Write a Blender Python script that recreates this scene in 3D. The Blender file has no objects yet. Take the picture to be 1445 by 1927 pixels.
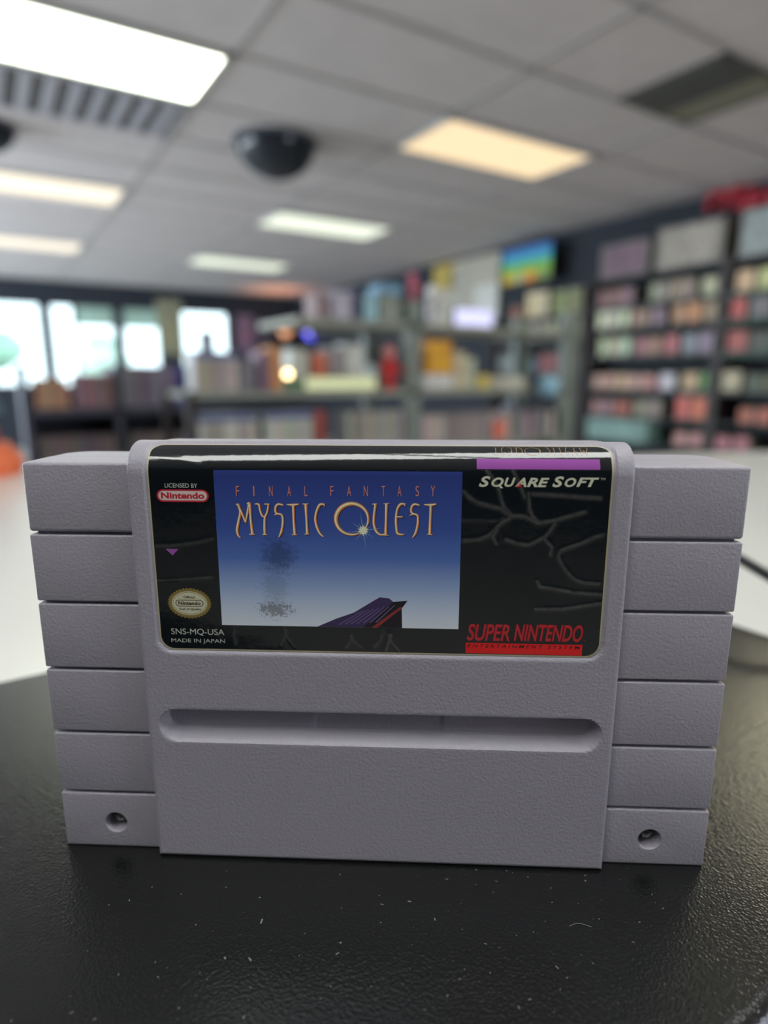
import bpy, bmesh, math, random
from mathutils import Vector, Matrix, noise
import numpy as np
S = bpy.context.scene
COL = S.collection
PI = math.pi
# ------------------------------------------------------------------ camera
CAMZ = 1.06; PITCH = 0.2131; YAW = math.radians(32.2); F = 1178.0; CX, CY = 722.5, 963.5
cd = bpy.data.cameras.new('camera'); cam = bpy.data.objects.new('camera', cd); COL.objects.link(cam)
cam.location = (0, 0, CAMZ); cam.rotation_euler = (PI/2 - PITCH, 0, -YAW)
cd.sensor_fit = 'HORIZONTAL'; cd.sensor_width = 36.0; cd.lens = 36.0*F/1445.0
cd.clip_start = 0.005; cd.clip_end = 200
cd.dof.use_dof = True; cd.dof.focus_distance = 0.120; cd.dof.aperture_fstop = 9.4
S.camera = cam
# ------------------------------------------------------------------ world, exposure, daylight and added fill lights
w = bpy.data.worlds.new('overcast sky'); S.world = w; w.use_nodes = True
wb = w.node_tree.nodes['Background']; wb.inputs[0].default_value = (0.80, 0.91, 1.0, 1); wb.inputs[1].default_value = 3.6
S.view_settings.view_transform = 'Standard'; S.view_settings.look = 'None'
S.view_settings.exposure = 0.0; S.view_settings.gamma = 1.0; S.view_settings.use_curve_mapping = False
PANEL = 1.0          # strength of the ceiling troffers
AMB_L, AMB_B = 300.0, 80.0   # added daylight-tinted fill lights outside the frame (W)
def area(name, loc, rot, sx, sy, power, col):
    l = bpy.data.lights.new(name, 'AREA'); l.shape = 'RECTANGLE'; l.size = sx; l.size_y = sy
    l.energy = power; l.color = col
    o = bpy.data.objects.new(name, l); COL.objects.link(o); o.location = loc; o.rotation_euler = rot; return o
area('left_fill_light', (-3.9, 7.0, 1.35), (0, -PI/2, 0), 1.7, 7.0, AMB_L, (0.78, 0.89, 1.0))  # added fill at the unseen left wall, lifts the ceiling
area('rear_fill_light', (3.9, -3.9, 1.35), (PI/2, 0, 0), 2.2, 1.7, AMB_B, (0.84, 0.89, 1.0))  # added fill before the solid rear wall, lifts faces turned to the camera

# ------------------------------------------------------------------ helpers
def lin(c):
    return tuple(((v/255.0)/12.92 if v <= 10.31 else ((v/255.0+0.055)/1.055)**2.4) for v in c)
MATS = {}
def mat(name, rgb, rough=0.6, k=1.0, spec=0.5, metal=0.0, emit=0.0, bump=None, var=0.0, vscale=6.0, coat=0.0):
    key = (name,)
    if key in MATS: return MATS[key]
    m = bpy.data.materials.new(name); m.use_nodes = True; nt = m.node_tree
    b = nt.nodes['Principled BSDF']
    c = tuple(min(0.95, v*k) for v in lin(rgb)) + (1,)
    b.inputs['Base Color'].default_value = c; b.inputs['Roughness'].default_value = rough
    b.inputs['Specular IOR Level'].default_value = spec; b.inputs['Metallic'].default_value = metal
    if coat: b.inputs['Coat Weight'].default_value = coat; b.inputs['Coat Roughness'].default_value = 0.08
    if emit: b.inputs['Emission Color'].default_value = lin(rgb)+(1,); b.inputs['Emission Strength'].default_value = emit
    tc = nt.nodes.new('ShaderNodeTexCoord')
    if var:
        n = nt.nodes.new('ShaderNodeTexNoise'); n.inputs['Scale'].default_value = vscale; n.inputs['Detail'].default_value = 3
        r = nt.nodes.new('ShaderNodeValToRGB')
        r.color_ramp.elements[0].position = 0.35; r.color_ramp.elements[1].position = 0.65
        r.color_ramp.elements[0].color = tuple(v*(1-var) for v in c[:3])+(1,)
        r.color_ramp.elements[1].color = tuple(min(.95, v*(1+var*.6)) for v in c[:3])+(1,)
        nt.links.new(tc.outputs['Object'], n.inputs['Vector']); nt.links.new(n.outputs['Fac'], r.inputs['Fac'])
        nt.links.new(r.outputs['Color'], b.inputs['Base Color'])
    if bump:
        sc, dist, det = bump
        n = nt.nodes.new('ShaderNodeTexNoise'); n.inputs['Scale'].default_value = sc; n.inputs['Detail'].default_value = det
        n.inputs['Roughness'].default_value = 0.45
        bp = nt.nodes.new('ShaderNodeBump'); bp.inputs['Distance'].default_value = dist; bp.inputs['Strength'].default_value = 1.0
        nt.links.new(tc.outputs['Object'], n.inputs['Vector']); nt.links.new(n.outputs['Fac'], bp.inputs['Height'])
        nt.links.new(bp.outputs['Normal'], b.inputs['Normal'])
    MATS[key] = m; return m
class MB:
    def __init__(s): s.v = []; s.f = []; s.mi = []; s.mats = []
    def add(s, vs, fs, m):
        if m not in s.mats: s.mats.append(m)
        k = len(s.v); i = s.mats.index(m)
        s.v += [tuple(q) for q in vs]; s.f += [tuple(k+j for j in q) for q in fs]; s.mi += [i]*len(fs); return s
    def box(s, x0, x1, y0, y1, z0, z1, m, bev=0.0, seg=2):
        bm = bmesh.new(); bmesh.ops.create_cube(bm, size=1)
        for v in bm.verts: v.co = ((x0+x1)/2+v.co.x*(x1-x0), (y0+y1)/2+v.co.y*(y1-y0), (z0+z1)/2+v.co.z*(z1-z0))
        if bev: bmesh.ops.bevel(bm, geom=bm.edges[:], offset=bev, segments=seg, profile=0.5, affect='EDGES')
        return s.bm(bm, m)
    def bm(s, bm, m, M=None):
        bm.verts.index_update()
        vs = [(M @ v.co if M else v.co.copy()) for v in bm.verts]
        fs = [[v.index for v in f.verts] for f in bm.faces]; bm.free()
        return s.add(vs, fs, m)
    def ball(s, c, r, m, sc=(1, 1, 1), u=24, v=16):
        bm = bmesh.new(); bmesh.ops.create_uvsphere(bm, u_segments=u, v_segments=v, radius=r)
        return s.bm(bm, m, Matrix.Translation(c) @ Matrix.Diagonal((*sc, 1)))
    def tube(s, pts, r, m, n=8, closed=False):
        pts = [Vector(p) for p in pts]; rings = []; rr = r if hasattr(r, '__len__') else [r]*len(pts)
        for i, p in enumerate(pts):
            t = (pts[min(i+1, len(pts)-1)]-pts[max(i-1, 0)]).normalized()
            a = t.cross(Vector((0, 0, 1)));  a = a.normalized() if a.length > 1e-4 else Vector((1, 0, 0)); b = t.cross(a)
            rings.append([p+(a*math.cos(2*PI*k/n)+b*math.sin(2*PI*k/n))*rr[i] for k in range(n)])
        vs = [q for g in rings for q in g]; fs = []
        for i in range(len(rings)-1):
            for k in range(n): fs.append((i*n+k, i*n+(k+1) % n, (i+1)*n+(k+1) % n, (i+1)*n+k))
        fs.append(tuple(range(n))[::-1]); fs.append(tuple((len(rings)-1)*n+k for k in range(n)))
        return s.add(vs, fs, m)
    def lathe(s, prof, m, c=(0, 0, 0), n=64):
        vs = []; fs = []
        for (r, z) in prof:
            for k in range(n): a = 2*PI*k/n; vs.append((c[0]+r*math.cos(a), c[1]+r*math.sin(a), c[2]+z))
        for i in range(len(prof)-1):
            for k in range(n): fs.append((i*n+k, i*n+(k+1) % n, (i+1)*n+(k+1) % n, (i+1)*n+k))
        return s.add(vs, fs, m)
    def build(s, name, parent=None, smooth=False, sharp=35, fix=False):
        me = bpy.data.meshes.new(name); me.from_pydata(s.v, [], s.f)
        for m in s.mats: me.materials.append(m)
        me.polygons.foreach_set('material_index', s.mi)
        if fix:
            bm = bmesh.new(); bm.from_mesh(me); bmesh.ops.recalc_face_normals(bm, faces=bm.faces); bm.to_mesh(me); bm.free()
        if smooth:
            me.shade_smooth()
            if sharp: me.set_sharp_from_angle(angle=math.radians(sharp))
        me.update()
        o = bpy.data.objects.new(name, me); COL.objects.link(o)
        if parent: o.parent = parent
        return o
def empty(name, loc, rz=0):
    o = bpy.data.objects.new(name, None); COL.objects.link(o); o.location = loc; o.rotation_euler = (0, 0, rz)
    o.empty_display_size = 0.02; return o
def tag(o, label, cat, group=None, kind=None):
    o['label'] = label; o['category'] = cat
    if group: o['group'] = group
    if kind: o['kind'] = kind
    return o
def struct(o): o['kind'] = 'structure'; return o
# real-world directions seen at a photo pixel, used to survey positions on the shop's own planes
def ray(x, y):
    q = ((x-CX)/F, 1.0, -(y-CY)/F); c, s_ = math.cos(PITCH), math.sin(PITCH)
    v = (q[0], c*q[1]+s_*q[2], -s_*q[1]+c*q[2]); c, s_ = math.cos(YAW), math.sin(YAW)
    return Vector((c*v[0]+s_*v[1], -s_*v[0]+c*v[1], v[2]))
def onX(x, y, X): r = ray(x, y); return Vector((0, 0, CAMZ)) + r*(X/r.x)
def onY(x, y, Y): r = ray(x, y); return Vector((0, 0, CAMZ)) + r*(Y/r.y)
ORD = ['first', 'second', 'third', 'fourth', 'fifth', 'sixth', 'seventh', 'eighth', 'ninth', 'tenth', 'eleventh', 'twelfth',
       'thirteenth', 'fourteenth', 'fifteenth', 'sixteenth', 'seventeenth', 'eighteenth', 'nineteenth', 'twentieth', 'twenty-first',
       'twenty-second', 'twenty-third', 'twenty-fourth', 'twenty-fifth', 'twenty-sixth', 'twenty-seventh', 'twenty-eighth']
random.seed(7)

# ------------------------------------------------------------------ room shell
H = 1.41; CEIL = CAMZ + H; XR = 5.08; YF = 11.05; XL = -4.0; YB = -4.0; TOP = 0.96
m_tile = mat('ceiling tile', (218, 211, 212), 0.9, bump=(60, 0.004, 3), var=0.04)
m_bar = mat('ceiling grid bar', (176, 173, 173), 0.5)
m_dark = mat('dark painted wall', (44, 50, 60), 0.8, var=0.1)
m_floor = mat('grey floor', (190, 186, 178), 0.5, var=0.15)
m_black = mat('black steel', (24, 26, 30), 0.45)
struct(MB().box(XL, XR, YB, YF, -0.1, 0, m_floor).build('floor'))
struct(MB().box(XL-.1, XR+.1, YB-.1, YF+.1, CEIL, CEIL+.1, m_tile).build('ceiling'))
struct(MB().box(XR, XR+.12, YB, YF, 0, CEIL, m_dark).build('wall_right'))
wl = MB(); wl.box(XL-.12, XL, YB, 3.4, 0, CEIL, m_dark); wl.box(XL-.12, XL, 3.4, YF, 0, .45, m_dark); wl.box(XL-.12, XL, 3.4, YF, 2.25, CEIL, m_dark)
struct(wl.build('wall_left'))
wb_ = MB(); wb_.box(XL, XR, YB-.12, YB, 0, CEIL, m_dark); struct(wb_.build('wall_rear'))
WZ0, WZ1 = 0.9, onY(260, 578, YF).z
m_frame = mat('dark window frame', (52, 56, 64), 0.4)
xw = [onY(px, 620, YF).x for px in (88, 225, 297, 342, 432)]
spans = [(-3.4, -1.9), (-1.8, xw[0]-.9), (xw[0]-.8, xw[0]-.05), (xw[0]+.05, xw[1]-.05), (xw[1]+.05, xw[2]+.05), (xw[3]-.05, xw[4])]
fw = MB(); xs = XL
for a, b in spans:
    fw.box(xs, a, YF, YF+.14, 0, CEIL, m_dark); fw.box(a, b, YF, YF+.14, 0, WZ0, m_dark); fw.box(a, b, YF, YF+.14, WZ1, CEIL, m_dark); xs = b
fw.box(xs, XR, YF, YF+.14, 0, CEIL, m_dark)
struct(fw.build('wall_front'))
gl = bpy.data.materials.new('window glass'); gl.use_nodes = True; g = gl.node_tree; g.nodes.remove(g.nodes['Principled BSDF'])
t_ = g.nodes.new('ShaderNodeBsdfTransparent'); g_ = g.nodes.new('ShaderNodeBsdfGlossy'); g_.inputs['Roughness'].default_value = .02
mx = g.nodes.new('ShaderNodeMixShader'); mx.inputs[0].default_value = .06; t_.inputs[0].default_value = (.92, .97, .96, 1)
g.links.new(t_.outputs[0], mx.inputs[1]); g.links.new(g_.outputs[0], mx.inputs[2]); g.links.new(mx.outputs[0], g.nodes['Material Output'].inputs[0])
for i, (a, b) in enumerate(spans):
    o = MB().box(a, b, YF+.06, YF+.066, WZ0, WZ1, gl).build('window_%d' % (i+1)); struct(o)
    q = MB(); t = .035
    q.box(a, a+t, YF+.02, YF+.11, WZ0, WZ1, m_frame); q.box(b-t, b, YF+.02, YF+.11, WZ0, WZ1, m_frame)
    q.box(a, b, YF+.02, YF+.11, WZ0, WZ0+t, m_frame); q.box(a, b, YF+.02, YF+.11, WZ1-t, WZ1, m_frame); q.build('window_frame', o)
# suspended grid bars
bars = MB(); XS = [1.66+.865*k for k in range(-5, 3)]; YS = [1.30+.425*k for k in range(-12, 16)]
for x in XS: bars.box(x*H-.012, x*H+.012, YB, YF, CEIL-.006, CEIL, m_bar)
for y in YS:
    if y*H < YF: bars.box(XL, XR, y*H-.012, y*H+.012, CEIL-.006, CEIL, m_bar)
struct(bars.build('trim_1'))
# ceiling troffers
def troffer(ix, y0, rgb, k, label):
    x0, x1 = (1.66+.865*ix)*H, (1.66+.865*(ix+1))*H; ya, yb = y0*H, (y0+.425)*H
    r = empty('ceiling_light', ((x0+x1)/2, (ya+yb)/2, CEIL)); hx, hy = (x1-x0)/2-.014, (yb-ya)/2-.014
    tag(r, label, 'ceiling light', 'fluorescent panels in the tile ceiling')
    m_w = mat('white enamel', (225, 225, 222), 0.4); q = MB(); t = .022
    q.box(-hx, hx, -hy, -hy+t, -.018, -.0, m_w); q.box(-hx, hx, hy-t, hy, -.018, 0, m_w)
    q.box(-hx, -hx+t, -hy, hy, -.018, 0, m_w); q.box(hx-t, hx, -hy, hy, -.018, 0, m_w); q.build('frame', r)
    em = bpy.data.materials.new('glowing diffuser'); em.use_nodes = True; b = em.node_tree.nodes['Principled BSDF']
    b.inputs['Base Color'].default_value = (.25, .25, .25, 1); b.inputs['Emission Color'].default_value = (*rgb, 1); b.inputs['Emission Strength'].default_value = k*PANEL
    MB().box(-hx+t, hx-t, -hy+t, hy-t, -.012, -.004, em).build('diffuser', r)
warm, green = (.97, .72, .42), (.93, 1.0, .80)
troffer(0, 2.15, warm, 1.10, 'yellow-tinted fluorescent ceiling panel right of the dark dome mirror')
troffer(-2, 2.15, green, 7.0, 'largest and brightest white ceiling panel beside the slatted vent at top left')
troffer(0, 3.85, green, 1.12, 'greenish-white ceiling panel just below and right of the dome mirror')
troffer(0, 5.55, green, 1.05, 'greenish-white ceiling panel farthest back in the middle column')
troffer(-2, 3.85, (1.0, .86, .64), 1.2, 'warm ceiling panel cut by the left frame edge, the nearer and larger')
troffer(-2, 5.55, (1.0, .86, .66), 1.1, 'warm ceiling panel cut by the left frame edge, the farther and smaller')
for ix, y0, k_ in ((-3, -.4, 8.0), (-2, -.4, 8.0), (0, .45, 9.0), (0, -.4, 3.0)):  # overhead pair read off the label's streak; right-hand pair added as fill
        troffer(ix, y0, (.95, .97, .93) if ix else (1.0, .94, .66), k_, 'unseen ceiling light panel out of the picture, serving the lighting')
# vents
def vent(x0, x1, y0, y1, dark, slat, n, label, slats_along_y=True, split=None):
    r = empty('ceiling_vent', ((x0+x1)/2, (y0+y1)/2, CEIL)); hx, hy = (x1-x0)/2-.014, (y1-y0)/2-.014
    tag(r, label, 'ceiling vent')
    MB().box(-hx, hx, -hy, hy, -.008, -.002, dark).build('backing', r)
    q = MB(); t = .03
    for a in ((-hx, hx, -hy, -hy+t), (-hx, hx, hy-t, hy), (-hx, -hx+t, -hy, hy), (hx-t, hx, -hy, hy)): q.box(*a, -.016, 0, slat, .002)
    q.build('frame', r)
    for k in range(n):
        x = -hx+t+(2*hx-2*t)*(k+.5)/n; wv = (2*hx-2*t)/n*.42
        if split and x > split[0]*hx: continue
        MB().box(x-wv/2, x+wv/2, -hy+t, hy-t, -.02, -.008, slat).build('slat', r)
    if split: MB().box(split[0]*hx, hx-t, -hy+t, hy-t, -.014, -.008, split[1]).build('blank_panel', r)
vent((1.66-1.73)*H, (1.66-.865)*H, 2.575*H, 3.0*H, mat('vent shadow grey', (104, 104, 106), .8), mat('vent white', (182, 180, 190), .5), 10,
     'white slatted air vent beside the brightest ceiling panel')
vent(2.09*H, 2.525*H, 1.30*H, 1.725*H, mat('return grille dark', (60, 61, 58), .8), mat('return grille grey', (92, 92, 88), .6), 14,
     'dark square return grille in the ceiling at top right', split=(0.15, mat('grille olive', (142, 140, 124), .7)))
# dome mirrors
def dome(cx, cy, r0, label):
    r = empty('dome_mirror', (cx*H, cy*H, CEIL)); tag(r, label, 'dome mirror')
    md = bpy.data.materials.new('smoked dome'); md.use_nodes = True; b = md.node_tree.nodes['Principled BSDF']
    b.inputs['Base Color'].default_value = (.02, .026, .036, 1); b.inputs['Roughness'].default_value = .12; b.inputs['Specular IOR Level'].default_value = .45
    q = MB(); q.lathe([(r0*math.cos(a*PI/32), -r0*.80*math.sin(a*PI/32)-.01) for a in range(17)], md); q.build('dome', r, True, 60)
    mr = mat('slate dome rim', (92, 96, 108), .35)
    MB().lathe([(r0*.97, 0), (r0*1.05, 0), (r0*1.06, -.012), (r0*1.0, -.02), (r0*.97, -.016)], mr).build('rim', r, True, 60)
dome(1.205, 2.80, .175*H, 'dark half-dome security mirror on the ceiling left of centre')
dome(.12, 3.25, .12*H, 'dark blue dome at the left edge above the warm ceiling panel')

# ------------------------------------------------------------------ outside
m_pave = mat('pale pavement', (205, 205, 200), .8, var=.08)
g0 = MB().box(-14, 16, YF+.2, 34, -.15, -.02, m_pave).build('outside_ground'); struct(g0)
def tree(x, y, h, r, label):
    t = empty('street_tree', (x, y, -.02)); tag(t, label, 'tree')
    MB().tube([(0, 0, 0), (.05, 0, h*.5), (0, .05, h*.8)], [.14, .11, .06], mat('bark', (90, 78, 66), .9)).build('trunk', t)
    q = MB(); ml = mat('leaves', (160, 196, 172), .7, var=.25)
    for k in range(9):
        bm = bmesh.new(); bmesh.ops.create_icosphere(bm, subdivisions=3, radius=r*random.uniform(.45, .7))
        o = Vector((random.uniform(-r, r)*.6, random.uniform(-r, r)*.6, h*.75+random.uniform(-r, r)*.5))
        for v in bm.verts: v.co = v.co*(1+.35*noise.noise(v.co*3+o)) + o
        q.bm(bm, ml)
    q.build('crown', t, True, 0)
tree(.1, 14.6, 2.2, .6, 'green tree outside behind the leftmost window')
tree(2.55, 16.5, 1.9, .6, 'green tree outside behind the second window pane')
aw = empty('awning', (1.6, 12.4, 2.35)); tag(aw, 'pale green awning band outside above the second window', 'awning')
MB().box(-.15, 1.7, -.03, .03, -.42, .12, mat('awning cloth', (196, 214, 200), .8)).build('valance', aw)
for x_ in (-.12, 1.67): MB().box(x_-.03, x_+.03, -.06, 0, -2.37, .1, m_frame).build('post', aw)
MB().box(-.15, 1.7, -.9, -.03, .10, .13, mat('awning cloth', (196, 214, 200), .8)).build('roof_panel', aw)

# ------------------------------------------------------------------ shop furniture
def cover_box(name, x0, x1, y0, y1, z0, z1, body, cover, face, label, cat, group, band=None):
    """a carton or case: body plus printed cover on the side facing the aisle; face is '-x' or '-y'"""
    e = empty(name, ((x0+x1)/2, (y0+y1)/2, z0+.001)); tag(e, label, cat, group)
    hx, hy, h = (x1-x0)/2, (y1-y0)/2, z1-z0
    MB().box(-hx, hx, -hy, hy, 0, h, body, min(hx, hy, h)*.08, 1).build('carton' if cat != 'game case' else 'case', e)
    t = .0015
    if face == '-x': MB().box(-hx-t, -hx, -hy*.86, hy*.86, h*.07, h*(.93 if not band else .80), cover).build('cover', e)
    else: MB().box(-hx*.86, hx*.86, -hy-t, -hy, h*.05, h*(.95 if not band else .80), cover).build('cover', e)
    if band:
        if face == '-x': MB().box(-hx-t, -hx, -hy*.9, hy*.9, h*.82, h*.97, band).build('header_strip', e)
        else: MB().box(-hx*.9, hx*.9, -hy-t, -hy, h*.82, h*.97, band).build('header_strip', e)
    return e
def cm(name, rgb, k=1.4): return mat('print '+name, rgb, .45, k=k, var=.25, vscale=14)
CMAP = {}
KF = 1.2
def colour(word, rgb):
    key = word+str(rgb)+str(KF)
    if key not in CMAP: CMAP[key] = cm(key, rgb, KF)
    return CMAP[key]
# ---- right wall shelving (runs along the right wall)
XF = 4.80
m_shelf = mat('dark shelf board', (34, 38, 42), .5); m_upr = mat('dark brown upright', (46, 36, 34), .5)
m_gshelf = mat('dark green shelf lip', (20, 58, 42), .5)
def wall_unit(pxa, pxb, zs, label, lip=None):
    ya, yb = onX(pxb, 700, XF).y, onX(pxa, 700, XF).y      # nearer, farther
    r = empty('display_rack', (XF, (ya+yb)/2, 0)); tag(r, label, 'shelving', 'shelving along the right wall'); hy = (yb-ya)/2
    q = MB(); q.box(.24, .27, -hy, hy, 0, max(zs)+.1, mat('dark back panel', (36, 42, 48), .8)); q.build('back_panel', r)
    for z in zs: MB().box(-.0, .24, -hy+.02, hy-.02, z-.022, z, m_shelf).build('shelf', r)
    for s in (-1, 1): MB().box(-.01, .24, s*hy-.02, s*hy+.02, 0, max(zs)+.03, m_upr).build('upright', r)
    if lip:
        for z in lip: MB().box(-.006, 0, -hy+.02, hy-.02, z-.04, z+.005, m_gshelf).build('shelf_lip', r)
    return ya, yb
refs = [(510, 430), (567, 528), (612, 572), (668, 628), (735, 700), (788, 752), (836, 805)]
ZB = [onX(1240, a, XF).z for a, b in refs]; ZH = [onX(1240, b, XF).z-onX(1240, a, XF).z for a, b in refs]
wall_unit(1104, 1342, ZB, 'dark wall shelving packed with game boxes, right of the wall-mounted screen')
wall_unit(1350, 1560, ZB, 'dark wall shelving with green lips at the right edge below the red script sign', lip=[ZB[1], ZB[2], ZB[3]])
BZ = [onX(1030, y, XF).z for y in (596, 640, 703, 757)]
wall_unit(925, 1091, BZ, 'dark wall shelving under the bright wall-mounted screen')
WHERE = {1: 'right-wall shelves', 2: 'far-right shelves', 0: 'shelves under the screen'}
ROWN = {0: 'top', 1: 'second', 2: 'third', 3: 'fourth', 4: 'fifth', 5: 'sixth', 6: 'lowest'}
def wall_row(bay, row, z, items, maxw, h, depth=.16, rown=None):
    """items: (px0, px1, height fraction, colour word, rgb); each run is split into boxes about maxw wide"""
    out = []
    for (a, b, hf, word, rgb) in items:
        yb, ya = onX(a, 700, XF).y, onX(b, 700, XF).y
        n = max(1, round((yb-ya)/maxw))
        for k in range(n):
            y1 = yb-(yb-ya)*k/n; y0 = yb-(yb-ya)*(k+1)/n
            out.append((y0+.006, y1-.006, hf*random.uniform(.93, 1.0), word, rgb))
    for k, (y0, y1, hf, word, rgb) in enumerate(out):
        j = tuple(max(0, min(255, c+random.randint(-12, 12))) for c in rgb)
        dx = random.uniform(.012, .03); gaps = [q_-z for q_ in (ZB if bay else BZ) if q_ > z+.01]; hh = min([h*hf]+[g_-.028 for g_ in gaps])
        cover_box('game_box', XF+dx, XF+dx+depth, y0, y1, z, z+hh, colour('carton', (120, 116, 110)), colour(word, j), '-x',
                  '%s game box, %s from left, %s shelf of %s' % (word, ORD[k], rown or ROWN[row], WHERE[bay]),
                  'game box', 'game boxes on the %s' % WHERE[bay])
big = [(1112, 1201, .88, 'brown', (112, 92, 92)), (1209, 1333, 1.0, 'silver grey', (150, 152, 152))]
wall_row(1, 0, ZB[0], big, .62, ZH[0], .2)
R1 = {1: [(1113, 1178, .95, 'dusty pink', (142, 112, 112)), (1205, 1290, 1, 'beige', (158, 152, 136)), (1300, 1333, .9, 'cream', (196, 188, 152))],
      2: [(1114, 1174, 1, 'pale cream', (214, 220, 188)), (1178, 1212, .9, 'tan pink', (176, 146, 132)), (1214, 1240, .9, 'mauve', (136, 124, 136)),
          (1252, 1306, 1, 'orange', (200, 148, 98)), (1308, 1333, .95, 'tan', (168, 156, 124))],
      3: [(1120, 1182, 1, 'cream', (190, 190, 168)), (1186, 1238, .95, 'brown pink', (158, 118, 104)), (1240, 1270, 1, 'rose', (186, 92, 98)), (1275, 1333, 1, 'lavender grey', (136, 134, 158))],
      4: [(1110, 1115, .8, 'grey', (120, 120, 120)), (1116, 1226, .95, 'salmon tan', (190, 156, 136)), (1226, 1238, .8, 'crimson', (150, 60, 80)),
          (1238, 1272, 1, 'pale lavender', (196, 186, 206)), (1280, 1315, 1, 'tan', (178, 160, 120)), (1316, 1333, 1, 'leaf green', (86, 128, 66))],
      5: [(1113, 1156, .95, 'pinkish tan', (160, 122, 110)), (1158, 1190, .9, 'red', (170, 82, 76)), (1194, 1248, 1, 'grey tan', (140, 128, 112)), (1274, 1333, 1.25, 'orange red', (214, 104, 72))],
      6: [(1276, 1333, .85, 'pink cream', (196, 154, 138))]}
for r_, it in R1.items(): wall_row(1, r_, ZB[r_], it, .115, ZH[r_])
R2 = {0: [(1358, 1470, 1.05, 'silver blue', (158, 166, 166)), (1475, 1550, 1, 'grey', (140, 140, 140))],
      1: [(1362, 1440, 1, 'pale yellow', (214, 194, 150)), (1444, 1540, .9, 'grey', (120, 120, 118))],
      2: [(1344+12, 1388, 1, 'red and white', (196, 84, 80)), (1392, 1436, .95, 'slate', (110, 112, 122)), (1440, 1540, .9, 'dark green', (40, 84, 62))],
      3: [(1356, 1398, 1, 'red', (182, 74, 70)), (1400, 1540, .9, 'dark grey', (84, 88, 82))],
      4: [(1354, 1396, 1.1, 'cream tan', (186, 170, 142)), (1402, 1540, .9, 'dark olive', (86, 90, 72))],
      5: [(1394, 1500, .8, 'salmon', (186, 100, 84))],
      6: [(1356, 1424, .85, 'pink', (190, 126, 122))]}
for r_, it in R2.items(): wall_row(2, r_, ZB[r_], it, .42 if r_ == 0 else .14, ZH[r_], .2 if r_ == 0 else .16)
cover_box('plastic_tub', XF-.1, XF+.14, onX(1232, 800, XF).y, onX(1116, 800, XF).y, ZB[6], ZB[6]+.19, colour('teal', (104, 134, 128)), colour('teal light', (110, 142, 136)), '-x',
          'teal storage tub on the lowest shelf of the right-wall shelves', 'storage tub', None)
wall_row(0, 0, BZ[0], [(952, 978, .55, 'red brown', (134, 70, 60)), (980, 1024, 1.0, 'cream', (208, 202, 164)), (1030, 1084, .92, 'olive', (136, 136, 90))], .17, .27, rown='top')
wall_row(0, 1, BZ[1], [(929, 972, .8, 'grey', (124, 122, 120)), (974, 1040, .95, 'pale grey', (158, 156, 142)), (1042, 1084, 1, 'cream', (198, 196, 156))], .12, .2, rown='second')
wall_row(0, 2, BZ[2], [(934, 985, 1, 'grey', (128, 128, 128)), (986, 1010, .8, 'navy', (58, 78, 98)), (1012, 1060, .95, 'brick red', (146, 84, 76)), (1062, 1084, .9, 'grey', (120, 118, 116))], .12, .22, rown='third')
# ---- wall-mounted screen
def screen():
    a, b = onX(945, 500, 4.86).y, onX(1038, 500, 4.86).y; z0, z1 = onX(990, 532, 4.86).z, onX(990, 462, 4.86).z
    z1 = min(z1, CEIL-.06)
    r = empty('television', (4.86, (a+b)/2, z0)); tag(r, 'wall-mounted screen showing blue, green and orange bands', 'television'); hy = (a-b)/2; h = z1-z0
    MB().box(0, .05, -hy, hy, 0, h, mat('black plastic', (14, 14, 16), .3), .006).build('casing', r)
    MB().box(.05, XR-4.86, -.08, .08, h*.4, h*.6, m_black).build('bracket', r)
    q = MB(); t = .012
    def band(za, zb, rgb, y0=-1, y1=1, e=1.0):
        q.box(-.003, 0, y0*(hy-t), y1*(hy-t), t+(h-2*t)*za, t+(h-2*t)*zb, mat('lit '+str(rgb), rgb, .4, emit=e*.72, k=.1))
    band(.80, 1, (64, 120, 190)); band(.62, .80, (58, 160, 196)); band(.50, .62, (66, 176, 160)); band(.28, .50, (124, 184, 52))
    band(0, .28, (120, 150, 90), -1, -.45); band(0, .28, (214, 150, 60), -.45, .1); band(0, .28, (160, 184, 150), .1, .45); band(0, .28, (196, 170, 60), .45, 1)
    q.build('picture_panel', r)
screen()
# ---- posters and notice on the right wall
def flat(name, X, pxa, pxb, pya, pyb, m, label, cat, parts=()):
    ya, yb = onX(pxb, (pya+pyb)/2, X).y, onX(pxa, (pya+pyb)/2, X).y; c = (pxa+pxb)/2; z0, z1 = onX(c, pyb, X).z, min(onX(c, pya, X).z, CEIL-.04)
    r = empty(name, (X, (ya+yb)/2, z0)); tag(r, label, cat); hy = (yb-ya)/2; h = z1-z0
    MB().box(0, .012, -hy, hy, 0, h, m, .002, 1).build('board', r)
    for (n_, u0, u1, v0, v1, mm) in parts: MB().box(-.004, 0, hy-2*hy*u1, hy-2*hy*u0, h*v0, h*v1, mm).build(n_, r)
flat('notice_board', 5.05, 815, 938, 488, 628, colour('board', (176, 170, 156)), 'large beige notice board on the right wall left of the screen', 'notice board',
     [('yellow_sheet', .0, .34, .66, 1.0, colour('yellow', (182, 160, 84))), ('white_sheet', .66, .98, .18, .62, colour('white', (206, 206, 200))), ('grey_sheet', .3, .6, .2, .9, colour('grey sheet', (170, 166, 154)))])
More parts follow.
